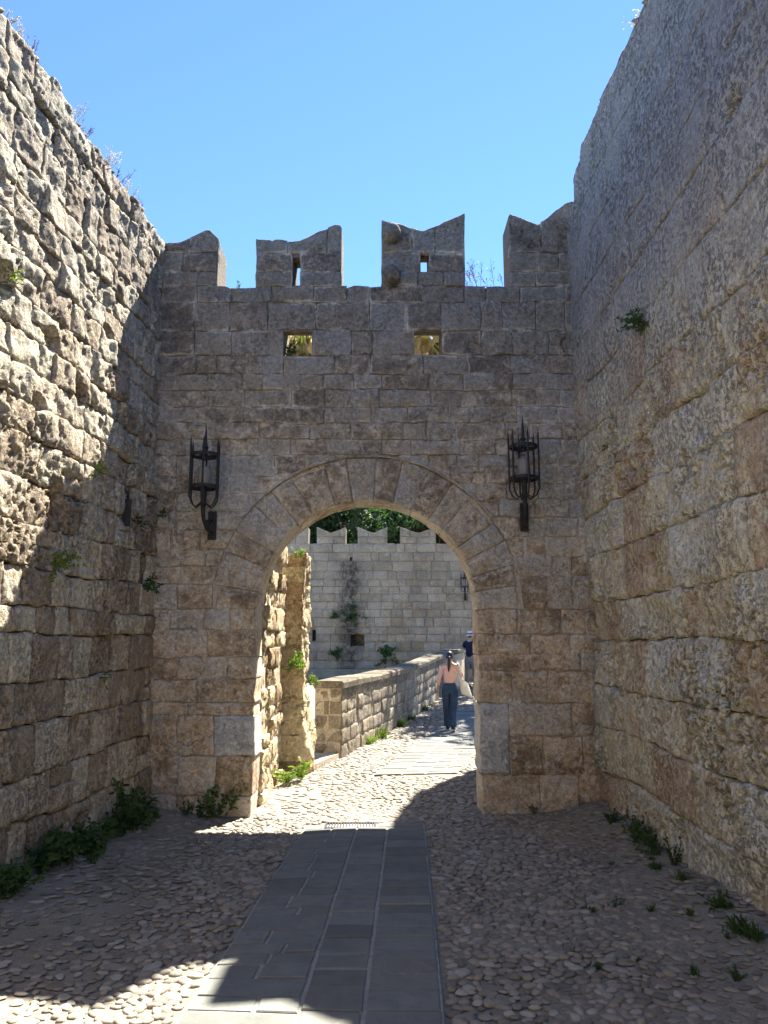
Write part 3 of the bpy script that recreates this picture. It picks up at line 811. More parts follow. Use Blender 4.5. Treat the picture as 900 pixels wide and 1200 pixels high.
# ---- broken pier of the inner gate, standing behind the arch
def build_pier():
    x1 = -1.13; y0 = 10.95; wx, wy, top = .62, .85, 3.04
    cx, cy = x1 - wx / 2, y0 + wy / 2
    W = empty('broken_pier', (cx, cy, 0))
    tag(W, 'broken freestanding pier of pitted warm stone seen through the arch', 'pier')
    hx, hy, rc = wx / 2, wy / 2, .05
    corners = [(-hx, -hy), (hx, -hy), (hx, hy), (-hx, hy)]
    L = [wx, wy, wx, wy]; per = sum(L)
    def pmap(u, v, h):
        u = np.asarray(u) % per; x = np.zeros_like(u); y = np.zeros_like(u); nx = np.zeros_like(u); ny = np.zeros_like(u); acc = 0
        for (ax, ay), ln, (dx, dy) in zip(corners, L, ((1, 0), (0, 1), (-1, 0), (0, -1))):
            m = (u >= acc) & (u <= acc + ln); s = u - acc
            e = np.clip(1 - np.minimum(s, ln - s) / .06, 0, 1) * .5
            sg = np.where(s < ln / 2, -1, 1)
            x = np.where(m, ax + dx * s, x); y = np.where(m, ay + dy * s, y)
            nxx, nyy = dy + e * sg * dx, -dx + e * sg * dy
            nn = np.sqrt(nxx ** 2 + nyy ** 2); nx = np.where(m, nxx / nn, nx); ny = np.where(m, nyy / nn, ny); acc += ln
        flare = .10 * (1 - sstep(0, 1.1, v)) + .03 * n1(v, 9, 1.6)
        hh = h + flare
        return np.stack([cx + x + nx * hh, cy + y + ny * hh, v + 0 * u], -1)
    r = random.Random(41); z = -.15
    while z < top - .05:
        z2 = z + r.uniform(.22, .46)
        if top - z2 < .15: z2 = top
        o = r.uniform(-.2, .2)
        js = [0 - wy * .5 + o * .3, wx + wy * r.uniform(.3, .6), wx + wy + wx * .5, per - wy * .5 + o * .3]
        for a, b in zip(js[:-1], js[1:]):
            a2, b2 = a + per, b + per
            stone(W, pmap, a2, b2, z, z2, M_RUIN, res=.035, relief=.012, rfreq=7, rnd=.004, off=r.uniform(-.008, .008), gap=.0, pits=.05, ridge=.03, glob=lambda P: .05 * fbm(P, 2.2, 3), depth=(.1, .1, .1, .16), jit=.012, octs=4)
        z = z2
    mb = MB(); mb.box(cx - hx + .05, cx + hx - .05, cy - hy + .05, cy + hy - .05, -.2, top - .02); mb.build('pier_core', M_RUIN, W)
    return W
PIER = build_pier()

# ---- low parapet beside the path
PD = Vector((.232, 1.0, 0)).normalized(); PN = Vector((PD.y, -PD.x, 0))        # along, and towards the path
P0_ = Vector((*on_z(400, 888)[:2], 0))
def build_parapet():
    W = empty('parapet_wall', P0_)
    tag(W, 'low stone parapet along the path with squared blocks at its end', 'wall')
    Lp, T = 15.5, .44
    def base(u): 
        x = P0_.x + PD.x * u; y = P0_.y + PD.y * u; return gz(x, y)
    def mapf(u, v, h):
        u = np.asarray(u, float)
        b = base(u)
        return np.stack([P0_.x + PD.x * u + PN.x * h, P0_.y + PD.y * u + PN.y * h, v + b], -1)
    H = 1.16
    r = random.Random(51); zs = [-.15, .2, .43, .66, .88, 1.05]
    for z0, z1 in zip(zs[:-1], zs[1:]):
        js = split(.0, Lp, .25, .75, r)
        for i, (a, b) in enumerate(zip(js[:-1], js[1:])):
            if a > 11 : continue
            stone(W, mapf, a, b, z0, z1, M_PARA, res=.05 if a < 5 else .1, relief=.010, rnd=.009, pits=.02, off=r.uniform(-.008, .008), gap=.004, depth=(.06 if i else .02, .06, .06, .06))
    # coping stones
    js = split(-.02, Lp, .5, .9, r)
    for a, b in zip(js[:-1], js[1:]):
        mb = MB(); g = .008; d = r.uniform(-.01, .01)
        pts = []
        for u in (a + g, b - g):
            for w, z in ((.03, 1.05), (.035, H - .03 + d), (.0, H + d), (-T + .02, H + d), (-T - .02, H - .03), (-T - .02, 1.05)):
                q = P0_ + PD * u + PN * w; pts.append((q.x, q.y, z + float(base(u))))
        mb.add(pts, [(i, (i + 1) % 6, (i + 1) % 6 + 6, i + 6) for i in range(6)] + [tuple(range(5, -1, -1)), tuple(range(6, 12))])
        mb.build('coping_stone', M_PARA, W)
    # end face: squared blocks in pale mortar, facing the gate
    def emap(u, v, h):
        return np.stack([P0_.x - PN.x * u - PD.x * h, P0_.y - PN.y * u - PD.y * h, v + 0 * u], -1)
    rows = [(-.15, .22, [0, .2, .44]), (.22, .42, [0, .25, .44]), (.42, .64, [0, .22, .44]), (.64, .86, [0, .2, .30, .44]), (.86, 1.05, [0, .21, .44])]
    for z0, z1, cs in rows:
        for a, b in zip(cs[:-1], cs[1:]):
            stone(W, emap, a, b, z0, z1, M_PARA, name='end_block', res=.05, relief=.010, rnd=.012, pits=.02, off=.012, gap=.009, flip=True)
    mb = MB(); v = []
    for u in (-.005, Lp):
        for w in (-.02, -T + .0):
            for z in (-.3, 1.06):
                q = P0_ + PD * u + PN * w; v.append((q.x, q.y, z + (float(base(u)) if u > 1 else 0)))
    mb.add(v, [(0, 1, 3, 2), (4, 6, 7, 5), (0, 4, 5, 1), (2, 3, 7, 6), (1, 5, 7, 3), (0, 2, 6, 4)])
    mb.build('mortar_core', M_MORTAR_L, W)
    return W
PARA = build_parapet()
# pale kerb stone between the pier and the parapet
def build_kerb():
    a = on_z(372, 905); b = on_z(402, 890)
    mb = MB(); mb.add([(-1.02, 11.15, -.05), (-.70, 12.3, -.05), (-1.30, 12.5, -.05), (-1.35, 11.3, -.05), (-1.02, 11.15, .07), (-.70, 12.3, .07), (-1.30, 12.5, .07), (-1.35, 11.3, .07)],
           [(0, 3, 2, 1), (4, 5, 6, 7), (0, 1, 5, 4), (1, 2, 6, 5), (2, 3, 7, 6), (3, 0, 4, 7)])
    o = mb.build('kerb_stone', M_MORTAR_L); tag(o, 'pale flat kerb stone between broken pier and parapet end', 'kerb')
build_kerb()

# ---- far wall
YF = 31.0
def build_far():
    W = empty('rampart_wall', (1.2, YF + .8, 0))
    tag(W, 'distant battlemented rampart wall of pale blocks across the moat', 'wall')
    mapf = lambda u, v, h: np.stack([u, YF - h + 0 * u, v], -1)
    X = lambda px, py=640: on_y(px, py, YF)[0]
    Z = lambda py: on_y(450, py, YF)[2]
    tb = Z(637); x0, x1 = -7.5, 9.5
    mer = [(X(371) - 3.6, X(361) - 1.66), (X(322), X(361)), (X(371), X(405)), (X(419), X(454)), (X(469), X(511)), (X(527), X(566)), (X(582), X(622)), (X(638), X(676))]
    mtop = Z(621)
    def prof(x):
        x = np.asarray(x, float); r = np.full_like(x, tb)
        for a, b in mer:
            t = np.abs((x - (a + b) / 2) / ((b - a) / 2)); r = np.where(t <= 1, mtop + .0 + .26 * (t - .5) * np.where(t <= 1, 1, 0), r)
        return r
    holes = [(X(411, 748), X(427, 748), Z(757), Z(742)), (X(366, 745), X(370, 745), Z(751), Z(738)), (X(410, 655), X(413, 655), Z(658), Z(653))]
    xs = sorted(set([x0, x1] + [e for m in mer for e in (m[0], (m[0] + m[1]) / 2, m[1])] + [e for h in holes for e in h[:2]]))
    xs = [x for x in xs if x0 <= x <= x1]
    mb = MB(); strips(mb, xs, lambda x: cut([(-1.5, float(prof(np.array([x]))[0]) - .03)], holes, x), YF + .04, YF + .7)
    mb.box(x0, x1, YF + .703, YF + 2.2, -1.5, tb - .6)
    mb.build('wall_core', M_FAR, W)
    # plinth
    mb = MB(); mb.box(x0, x1, YF - .22, YF + .038, -1.5, Z(784)); mb.build('plinth', M_FAR, W)
    r = random.Random(61); zs = [Z(784)]
    while zs[-1] < tb - .25: zs.append(zs[-1] + r.uniform(.24, .42))
    zs[-1] = tb; zs += [Z(629), mtop + .3]
    vis0, vis1 = X(352), X(572); cnt = 0; rest = MB()
    for k, (z0, z1) in enumerate(zip(zs[:-1], zs[1:])):
        merlon = z0 >= tb - .01
        spans = [(max(a, x0), min(b, x1)) for a, b in mer if b > x0 and a < x1] if merlon else [(x0, x1)]
        for sa, sb in spans:
            bl = [h for h in holes if sa < h[0] and h[1] < sb and not (h[3] <= z0 + .05 or h[2] >= z1 - .05)]
            bl.sort()
            pts = [sa] + [e for h in bl for e in h[:2]] + [sb]
            for p, q in zip(pts[::2], pts[1::2]):
                js = split(p, q, .3, .95, r)
                for a, b in zip(js[:-1], js[1:]):
                    ft = (lambda u, z1=z1, sa=sa, sb=sb: np.minimum(z1, prof(np.clip(u, sa + .002, sb - .002)))) if merlon else z1
                    inn = b > vis0 and a < vis1 and cnt < 298
                    kw = dict(res=.16, relief=.016, rnd=.012, off=r.uniform(-.012, .015), gap=.008, jit=.015, octs=2, depth=(.05, .05, .05, .2 if merlon else .05))
                    if inn: stone(W, mapf, a, b, z0, ft, M_FAR, **kw); cnt += 1
                    else: kw['res'] = .4; stone(None, mapf, a, b, z0, ft, M_FAR, into=rest, **kw)
    o = rest.build('wall_stones', M_FAR, W, True); o['kind'] = 'stuff'
    # lintel over the little window
    h = holes[0]; mb = MB(); mb.box(h[0] - .25, h[1] + .2, YF - .09, YF + .035, h[3], h[3] + .17); mb.build('window_lintel', M_FAR, W)
    # dark run-off stain below the spout, a thin crust on the wall face
    sx = X(411, 655)
    def smap(u, v, h): return np.stack([u, YF - .030 - h + 0 * u, v], -1)
    return W, X, Z
FAR, XF, ZF = build_far()
def stain_on_far():
    """run-off stain mixed into the far wall's stone"""
    nt = M_FAR.node_tree; N = NT(nt); b = [q for q in nt.nodes if q.type == 'BSDF_PRINCIPLED'][0]
    src = b.inputs['Base Color'].links[0].from_socket
    X, Y, Z = N.sep()
    nz = N.noise(2.2, 5, .65)
    def band(xc, half, ztop, zbot, amt):
        d = N.math('ABSOLUTE', N.math('SUBTRACT', N.math('ADD', X, N.math('MULTIPLY', N.math('SUBTRACT', nz, .5), .5)), xc))
        f = N.val(N.math('DIVIDE', d, half * 2), .75, .2)
        q = N.n('MapRange'); q.inputs[1].default_value = ztop; q.inputs[2].default_value = ztop - .25; N.lk(Z, q.inputs[0])
        q2 = N.n('MapRange'); q2.inputs[1].default_value = zbot; q2.inputs[2].default_value = zbot + 1.0; N.lk(Z, q2.inputs[0])
        f = N.math('MULTIPLY', N.math('MULTIPLY', f, q.outputs[0]), q2.outputs[0])
        return N.math('MULTIPLY', f, N.math('MULTIPLY', N.val(N.noise(5, 5, .7), .3, .6), amt))
    f = N.math('ADD', band(XF(410, 700), .42, ZF(653), ZF(800), 1.0), band(XF(490, 700), .3, ZF(655), ZF(730), .35), True)
    N.lk(N.mix(f, src, (.05, .048, .046)), b.inputs['Base Color'])
stain_on_far()

# ------------------------------------------------------------------ paving
def slab(parent, quad, mat, name='slab', g=.0085, th=.03, zoff=.012, r=None):
    """quad: four (x, y) corners in order; a slab with softened arrises"""
    quad = [(q[0] + r.uniform(-.004, .004), q[1] + r.uniform(-.004, .004)) for q in quad]
    c = np.mean(quad, 0); out = []
    dz = r.uniform(-.004, .006)
    for ins, z in ((g, -th), (g, zoff - .005 + dz), (g + .006, zoff + dz)):
        for p in quad:
            d = np.array(c) - np.array(p); L = np.linalg.norm(d); q = np.array(p) + d / L * ins * 1.4
            out.append((q[0], q[1], gz1(q[0], q[1]) + z))
    f = [(8, 9, 10, 11)]
    for i in (0, 4):
        for k in range(4): f.append((i + k, i + (k + 1) % 4, i + 4 + (k + 1) % 4, i + 4 + k))
    return mesh_obj(name, out, f, mat, parent, False)
def lerp(a, b, t): return (a[0] + (b[0] - a[0]) * t, a[1] + (b[1] - a[1]) * t)
def strip(name, left, right, col_fr, seed, drain=False, carved=None):
    """left/right: polylines of the strip's edges from near to far"""
    P = empty(name, (0, 0, 0)); P['kind'] = 'structure'
    r = random.Random(seed)
    def edge(pl, t):
        seg = len(pl) - 1; i = min(int(t * seg), seg - 1); return lerp(pl[i], pl[i + 1], t * seg - i)
    Ltot = sum(math.dist(a, b) for a, b in zip(left[:-1], left[1:]))
    for ci, (c0, c1) in enumerate(zip(col_fr[:-1], col_fr[1:])):
        t = 0; first = True
        end = 1.0 - (.20 / Ltot if drain else 0)
        while t < end - 1e-6:
            d = r.uniform(.14, .26) / Ltot
            if first: d *= r.uniform(.5, 1); first = False
            t2 = t + d
            if end - t2 < .1 / Ltot: t2 = end
            A, B, C_, D = edge(left, t), edge(right, t), edge(right, t2), edge(left, t2)
            q = [lerp(A, B, c0), lerp(A, B, c1), lerp(D, C_, c1), lerp(D, C_, c0)]
            cx, cy = np.mean(q, 0)
            wide = math.dist(q[0], q[1])
            if carved and abs(cx - carved[0]) < .18 and abs(cy - carved[1]) < .17:
                o = slab(P, q, M_CARVED, r=r); o['label'] = 'slab carved with a scroll pattern'
                carved = None
            elif wide > .42 and r.random() < .85:
                m = r.uniform(.35, .65)
                a, b = lerp(q[0], q[1], m), lerp(q[3], q[2], m)
                slab(P, [q[0], a, b, q[3]], M_SLAB, r=r); slab(P, [a, q[1], q[2], b], M_SLAB, r=r)
            else: slab(P, q, M_SLAB, r=r)
            t = t2
    # grout bed
    n = 80; v = []; f = []
    for i in range(n + 1):
        for c in range(9):
            p = lerp(edge(left, i / n), edge(right, i / n), c / 8); v.append((p[0], p[1], gz1(*p) + .005))
    for i in range(n):
        for c in range(8): f.append((9 * i + c, 9 * i + c + 1, 9 * i + c + 10, 9 * i + c + 9))
    mesh_obj('grout_bed', v, f, M_GROUT, P, False)
    if drain:
        t0 = 1 - .20 / Ltot
        A, B, C_, D = edge(left, t0), edge(right, t0), edge(right, 1), edge(left, 1)
        for c0, c1 in ((0, .16), (.60, 1)):
            slab(P, [lerp(A, B, c0), lerp(A, B, c1), lerp(D, C_, c1), lerp(D, C_, c0)], M_SLAB, r=r)
        # drain grating: a frame with cross bars
        q = [lerp(A, B, .165), lerp(A, B, .595), lerp(D, C_, .595), lerp(D, C_, .165)]
        g = MB(); z = gz1(*q[0]) + .012
        x0, x1, y0, y1 = q[0][0], q[1][0], q[0][1], q[2][1]
        g.box(x0, x1, y0, y0 + .02, z - .02, z + .006); g.box(x0, x1, y1 - .02, y1, z - .02, z + .006)
        g.box(x0, x0 + .02, y0 + .021, y1 - .021, z - .02, z + .006); g.box(x1 - .02, x1, y0 + .021, y1 - .021, z - .02, z + .006)
        k = x0 + .035
        while k < x1 - .03:
            g.box(k, k + .012, y0 + .021, y1 - .021, z - .02, z + .004); k += .028
        o = g.build('drain_grate', M_IRON, P); o['label'] = 'dark slotted drain grate at the end of the paving'
    return P
S1L = [(-.99 - .12, 1.2), (-.97, 4.0 + .1), tuple(on_z(360, 968)[:2])]
S1R = [(.24, 1.2), (.292, 4.1), tuple(on_z(497, 966)[:2])]
S1L[0] = lerp(S1L[2], S1L[1], 1.75); S1R[0] = lerp(S1R[2], S1R[1], 1.75)
S1L = [S1L[0], S1L[2]]; S1R = [S1R[0], S1R[2]]
cpos = on_z(478, 1137)
strip('paved_strip', S1L, S1R, [0, .44, .69, 1.0], 71, True, (cpos[0] - .02, cpos[1]))
a = on_z(437, 909); b = on_z(536, 907); c = on_z(501, 863); d = on_z(562, 872)
dl = ((c[0] - a[0]) / (c[1] - a[1]))
S2L = [a[:2], (a[0] + dl * 6, a[1] + 6), (a[0] + dl * 6 + .27 * 5, a[1] + 11), (a[0] + dl * 6 + .27 * 5 + 3.6, a[1] + 19)]
S2R = [b[:2], (b[0] + dl * 6, b[1] + 6), (b[0] + dl * 6 + .3 * 5, b[1] + 10.7), (b[0] + dl * 6 + .3 * 5 + 3.6, b[1] + 18)]
strip('paved_path', S2L, S2R, [0, .34, .62, 1.0], 72)

# ---- pebbles
def inside(poly_l, poly_r, x, y, m=.02):
    def ex(pl):
        ys = [p[1] for p in pl]; xs = [p[0] for p in pl]
        return np.interp(y, ys, xs), (ys[0] - m < y < ys[-1] + m)
    a, ok = ex(poly_l); b, ok2 = ex(poly_r)
    return (ok or ok2) and a - m < x < b + m and min(poly_l[0][1], poly_r[0][1]) - m < y < max(poly_l[-1][1], poly_r[-1][1]) + m
def pebble_protos():
    ps = []; r = random.Random(2)
    for k in range(10):
        v = [(0, 0, 1.0)]; f = []; n = 9; ph = [r.uniform(0, 6.28) for _ in range(3)]
        rad = [1 + .17 * math.sin(2 * 6.283 * i / n + ph[0]) + .13 * math.sin(3 * 6.283 * i / n + ph[1]) for i in range(n)]
        for lev, (rr, zz) in enumerate(((.52, .88), (.86, .50), (1.0, 0.0), (.93, -.5))):
            for i in range(n):
                a = 2 * math.pi * i / n; v.append((rr * rad[i] * math.cos(a), rr * rad[i] * math.sin(a), zz + .06 * math.sin(a * 2 + ph[2])))
        for i in range(n): f.append((0, 1 + i, 1 + (i + 1) % n))
        for lev in range(3):
            for i in range(n):
                p, q = 1 + lev * n + i, 1 + lev * n + (i + 1) % n; f.append((p, p + n, q + n, q))
        ps.append((np.array(v), f))
    return ps
def build_pebbles():
    protos = pebble_protos(); r = random.Random(101); items = []
    y = 2.6
    while y < 27:
        s = .064 if y < 9 else (.082 if y < 13 else (.10 if y < 17 else .13))
        if y < 8.9: xa, xb = -2.5 - .09 * (YG - y), 2.3
        elif y < 12.3: xa, xb = -1.35 if y < 10.9 else -1.0, 1.3 + .30 * (y - 8.9)
        else: xa, xb = P0_.x + .232 * (y - 12.35) + .03, 2.3 + .3 * (y - 12.3)
        x = xa + r.uniform(0, s)
        while x < xb:
            px, py = x + r.uniform(-.3, .3) * s, y + r.uniform(-.3, .3) * s * .8
            x += s * r.uniform(.85, 1.25)
            if inside(S1L, S1R, px, py, .035) or inside(S2L, S2R, px, py, .03): continue
            if YG - .08 < py < YG + GT + .05 and not (ACX - AR + .04 < px < ACX + AR - .04): continue
            if py > YG and py < 10.6 and px < -1.36: continue
            if 10.8 < py < 12.55 and px < -1.0: continue
            den = 1.0
            if py < YG:
                if px < -1.05: den = .97 - .45 * min(1, (-1.25 - px) / .8) if px < -1.25 else 1      # dirt lies over the cobbles by the left wall
                if px > 1.3: den = .98 - .35 * min(1, (px - 1.3) / .8)
            elif px < -.65 and py < 11.5: den = .35
            nv = float(vnoise(np.array([px * 1.3, py * 1.3, 4.4])))
            if r.random() > den + .1 * nv: continue
            a = r.uniform(.58, 1.15) * s * .60; b_ = a * r.uniform(.62, .9); h = a * r.uniform(.26, .52)
            if r.random() < .07 and py < 9: a *= 1.45; b_ *= 1.3; h *= 1.4
            bury = r.uniform(0, .35) if den > .85 else r.uniform(.25, .8)
            items.append((px, py, a, b_, h * (1 - bury), r.gauss(0, .55) + (0 if r.random() < .75 else 1.5), r.random(), r.randrange(10)))
        y += s * .80
    def scr(it):                                   # how large it shows from where the photo was taken
        x_, y_ = it[0], it[1]
        zc = y_ * CP - CAM_H * SP; pxx = 450 + 900 * x_ / max(zc, .1); pyy = 600 - 900 * ((-CAM_H) * CP - y_ * SP) / max(zc, .1)
        if not (0 < pxx < 900 and pyy < 1200): return 0
        return it[2] * it[3] / zc ** 3
    items.sort(key=scr, reverse=True)
    PV = empty('cobbled_ground', (0, 0, 0)); PV['kind'] = 'structure'
    meshes = {}
    for k in range(10):
        for tn in range(5):
            v, f = protos[k]
            me = bpy.data.meshes.new('cobble'); me.from_pydata([tuple(q) for q in v], [], f)
            me.polygons.foreach_set('use_smooth', [True] * len(f)); me.materials.append(M_PEB)
            at = me.attributes.new('tone', 'FLOAT', 'POINT'); at.data.foreach_set('value', [tn / 4] * len(v)); meshes[k, tn] = me
    for it in items[:300]:
        x, y_, a, b_, h, ang, tone, k = it
        o = bpy.data.objects.new('cobble', meshes[k, min(4, int(tone * 5))]); COL.objects.link(o); o.parent = PV
        o.location = (x, y_, gz1(x, y_) - .004); o.scale = (a, b_, h); o.rotation_euler = (0, 0, ang)
    rest = items[300:]
    V = []; Fc = []; tn = []; n = 0
    P = np.array([[i[0], i[1]] for i in rest]); GZ = gz(P[:, 0], P[:, 1])
    for it, g in zip(rest, GZ):
        x, y_, a, b_, h, ang, tone, k = it; v, f = protos[k]
        ca, sa = math.cos(ang), math.sin(ang)
        q = np.stack([x + (v[:, 0] * a) * ca - (v[:, 1] * b_) * sa, y_ + (v[:, 0] * a) * sa + (v[:, 1] * b_) * ca, g - .004 + v[:, 2] * h], -1)
        V.append(q); Fc.extend([tuple(i + n for i in t) for t in f]); n += len(v); tn.extend([tone] * len(v))
    me = bpy.data.meshes.new('cobbles'); me.from_pydata(np.concatenate(V).tolist(), [], Fc)
    me.polygons.foreach_set('use_smooth', [True] * len(Fc)); me.materials.append(M_PEB)
    at = me.attributes.new('tone', 'FLOAT', 'POINT'); at.data.foreach_set('value', tn)
    o = bpy.data.objects.new('cobbles', me); COL.objects.link(o); o.parent = PV; o['kind'] = 'stuff'
    print('pebbles', len(items))
build_pebbles()

# ------------------------------------------------------------------ iron lanterns
def build_lantern(loc, label, group, shift=-.04):
    """origin on the wall at the back plate; -y is out of the wall"""
    R = empty('wall_lantern', loc); tag(R, label, 'lantern', group)
    d = -.30; rad = .145; zb = .17                     # body centre out from the wall, radius, underside height
    def add(name, mb, mat=M_IRON, smooth=False): return mb.build(name, mat, R, smooth, world_verts=False)
    mb = MB(); mb.box(-.045, .045, -.03, .0, -.16, .15); mb.box(-.035, .035, -.045, -.031, -.13, .12); add('wall_plate', mb)
    mb = MB()
    mb.tube([(0, -.03, -.08), (0, -.10, -.10), (shift * .4, -.2, -.06), (shift * .8, -.28, .02), (shift, d, .10), (shift, d, zb + .02)], [.018, .018, .02, .022, .024, .026], 8)
    mb.tube([(0, -.03, .05), (0, -.09, .06), (shift * .6, -.17, .02), (shift * .7, -.22, -.02)], .014, 8); add('bracket', mb, smooth=True)
    for nm, z in (('lower_ring', zb + .20), ('upper_ring', zb + .55)):
        mb = MB(); mb.lathe([(rad - .010, -.014), (rad + .006, -.014), (rad + .006, .022), (rad - .010, .022)], (shift, d, z), 24, True)
        for k in range(3):
            a = math.pi * k / 3
            mb.box(shift - .004, shift + .004, d - rad * .0 - .004, d + .004, z - .01, z + .01)
            mb.tube([(shift + math.cos(a) * rad, d + math.sin(a) * rad, z), (shift - math.cos(a) * rad, d - math.sin(a) * rad, z)], .008, 5)
        add(nm, mb)
    for k in range(6):
        a = 2 * math.pi * (k + .5) / 6 + .12; cx, sy = math.cos(a), math.sin(a); q = rad + .018
        P = lambda rr, z: (shift + cx * rr, d + sy * rr, z)
        mb = MB(); mb.tube([P(.03, zb + .03), P(.09, zb - .015), P(q - .03, zb + .02), P(q, zb + .09), P(q, zb + .2), P(q, zb + .55), P(q, zb + .66), P(q + .004, zb + .74)],
                           [.008, .008, .009, .010, .011, .011, .011, .002], 6)
        add('bar', mb)
    mb = MB(); mb.tube([(shift, d, zb + .5), (shift, d, zb + .66), (shift, d, zb + .74), (shift, d, zb + .90)], [.022, .02, .016, .002], 8)
    mb.lathe([(0, -.02), (.03, -.01), (.035, 0), (.03, .01), (0, .02)], (shift, d, zb + .64), 12); add('finial', mb)
    mb = MB(); mb.tube([(shift, d, zb), (shift, d, zb + .21)], [.03, .035], 10); add('stem', mb)
    mb = MB(); mb.lathe([(0, 0), (.062, 0), (.07, .03), (.07, .17), (.055, .20), (0, .205)], (shift, d, zb + .225), 18); add('lamp_glass', mb, M_GLASS, True)
    return R
p = on_y(249, 616, YG - .02); build_lantern(p, 'black iron cage lantern on the gate wall next to the sunlit wall', 'iron lanterns on the gate')
p = on_y(614, 606, YG - .02); build_lantern(p, 'black iron cage lantern on the gate wall next to the shaded bastion', 'iron lanterns on the gate')
p = on_y(545, 699, YF - .03); build_lantern(p, 'small black lantern on the distant rampart above the man', None)

# ------------------------------------------------------------------ plants
def blade(V, Fc, base, d, ln, w, bend=.4, r=rng, tip=True):
    d = Vector(d).normalized(); s = d.cross(Vector((r.uniform(-1, 1), r.uniform(-1, 1), r.uniform(-.3, .3))))
    if s.length < 1e-3: s = d.orthogonal()
    s.normalize(); g = Vector((r.uniform(-.3, .3), r.uniform(-.3, .3), -1)) * bend
    n = len(V); b = Vector(base)
    m1 = b + d * ln * .45 + g * ln * .10; m2 = b + d * ln * .8 + g * ln * .35; t = b + d * ln + g * ln * .6
    V += [b - s * w * .35, b + s * w * .35, m1 + s * w * .5, m1 - s * w * .5, m2 + s * w * .32, m2 - s * w * .32, t]
    Fc += [(n, n + 1, n + 2, n + 3), (n + 3, n + 2, n + 4, n + 5), (n + 5, n + 4, n + 6)]
def stick(V, Fc, a, b, w, r):
    a, b = Vector(a), Vector(b); d = (b - a).normalized(); s = d.orthogonal().normalized() * w; t = d.cross(s).normalized() * w; n = len(V)
    V += [a + s, a - s * .5 + t * .87, a - s * .5 - t * .87, b + s * .4, b - s * .2 + t * .35, b - s * .2 - t * .35]
    Fc += [(n, n + 1, n + 4, n + 3), (n + 1, n + 2, n + 5, n + 4), (n + 2, n, n + 3, n + 5)]
def weed(name, loc, out, size, style, mat, label, group=None, seed=None, dens=1.0):
    r = random.Random(seed if seed is not None else int(abs(loc[0] * 977 + loc[1] * 313 + loc[2] * 71) * 10))
    V = []; Fc = []; out = Vector(out).normalized(); o3 = Vector((0, 0, 0))
    rd = lambda k=1.0: Vector((r.gauss(0, k), r.gauss(0, k), r.gauss(0, k)))
    if style == 'grass':
        for i in range(int(60 * dens)):
            b = Vector((r.gauss(0, .22), r.gauss(0, .22), 0)) * size * .8; d = out + rd(.35)
            blade(V, Fc, b, d, size * r.uniform(.5, 1.1), size * .035 + .004, r.uniform(.2, .8), r)
    elif style == 'bush':
        nst = int(14 * dens)
        for i in range(nst):
            d = (out + rd(.55)).normalized(); L = size * r.uniform(.5, 1.1); b = Vector((r.gauss(0, .3), r.gauss(0, .3), 0)) * size * .6
            if abs(out.z) < .7: b = rd(.18) * size
            stick(V, Fc, b, b + d * L, .004, r)
            for k in range(int(20)):
                t = r.uniform(.15, 1.05); q = b + d * L * t + rd(.05) * size
                blade(V, Fc, q, d * .5 + rd(.7) + Vector((0, 0, .2)), size * r.uniform(.10, .22), size * r.uniform(.06, .11), .35, r)
    elif style == 'stalk':
        for i in range(int(9 * dens)):
            d = (out + rd(.25)).normalized(); L = size * r.uniform(.55, 1.1); b = Vector((r.gauss(0, .14), r.gauss(0, .14), 0)) * size
            stick(V, Fc, b, b + d * L, .0035, r)
            for k in range(12):
                t = r.uniform(.35, 1); q = b + d * L * t
                e = (d + rd(.5)).normalized() * size * r.uniform(.06, .2)
                stick(V, Fc, q, q + e, .002, r); blade(V, Fc, q + e, e, size * r.uniform(.03, .07), size * .025, .2, r)
    elif style == 'leafy':
        for i in range(int(5 * dens)):
            d = (out + rd(.28)).normalized(); L = size * r.uniform(.6, 1.05); b = rd(.05) * size
            pts = [b + d * L * t + Vector((0, 0, -.15)) * L * t * t for t in (0, .33, .66, 1)]
            for p0, p1 in zip(pts[:-1], pts[1:]): stick(V, Fc, p0, p1, .004, r)
            s = d.cross(Vector((0, 0, 1)) if abs(d.z) < .9 else Vector((1, 0, 0))).normalized()
            for k in range(14):
                t = .12 + .88 * k / 14; j = min(2, int(t * 3)); q = pts[j].lerp(pts[j + 1], t * 3 - j)
                blade(V, Fc, q, s * (1 if k % 2 else -1) + d * .6 + rd(.2), L * r.uniform(.2, .34), L * .07, .4, r)
    loc = Vector(loc)
    o = mesh_obj(name, [tuple(q) for q in V], Fc, mat, None, True); o.location = loc
    tag(o, label, 'plant', group); return o
def on_left(px, py, d=.02):
    X = -2.6
    for _ in range(4): p = on_x(px, py, X); X = xl(p[1], p[2])
    return (X + d, p[1], p[2])
def on_right(px, py, d=.02):
    X = 2.25
    for _ in range(4): p = on_x(px, py, X); X = float(xr(p[1], p[2]))
    return (X - d, p[1], p[2])
def on_ground(px, py):
    z = 0.0
    for _ in range(5):
        p = on_z(px, py, z); z = gz1(p[0], p[1])
    return (p[0], p[1], z - .005)

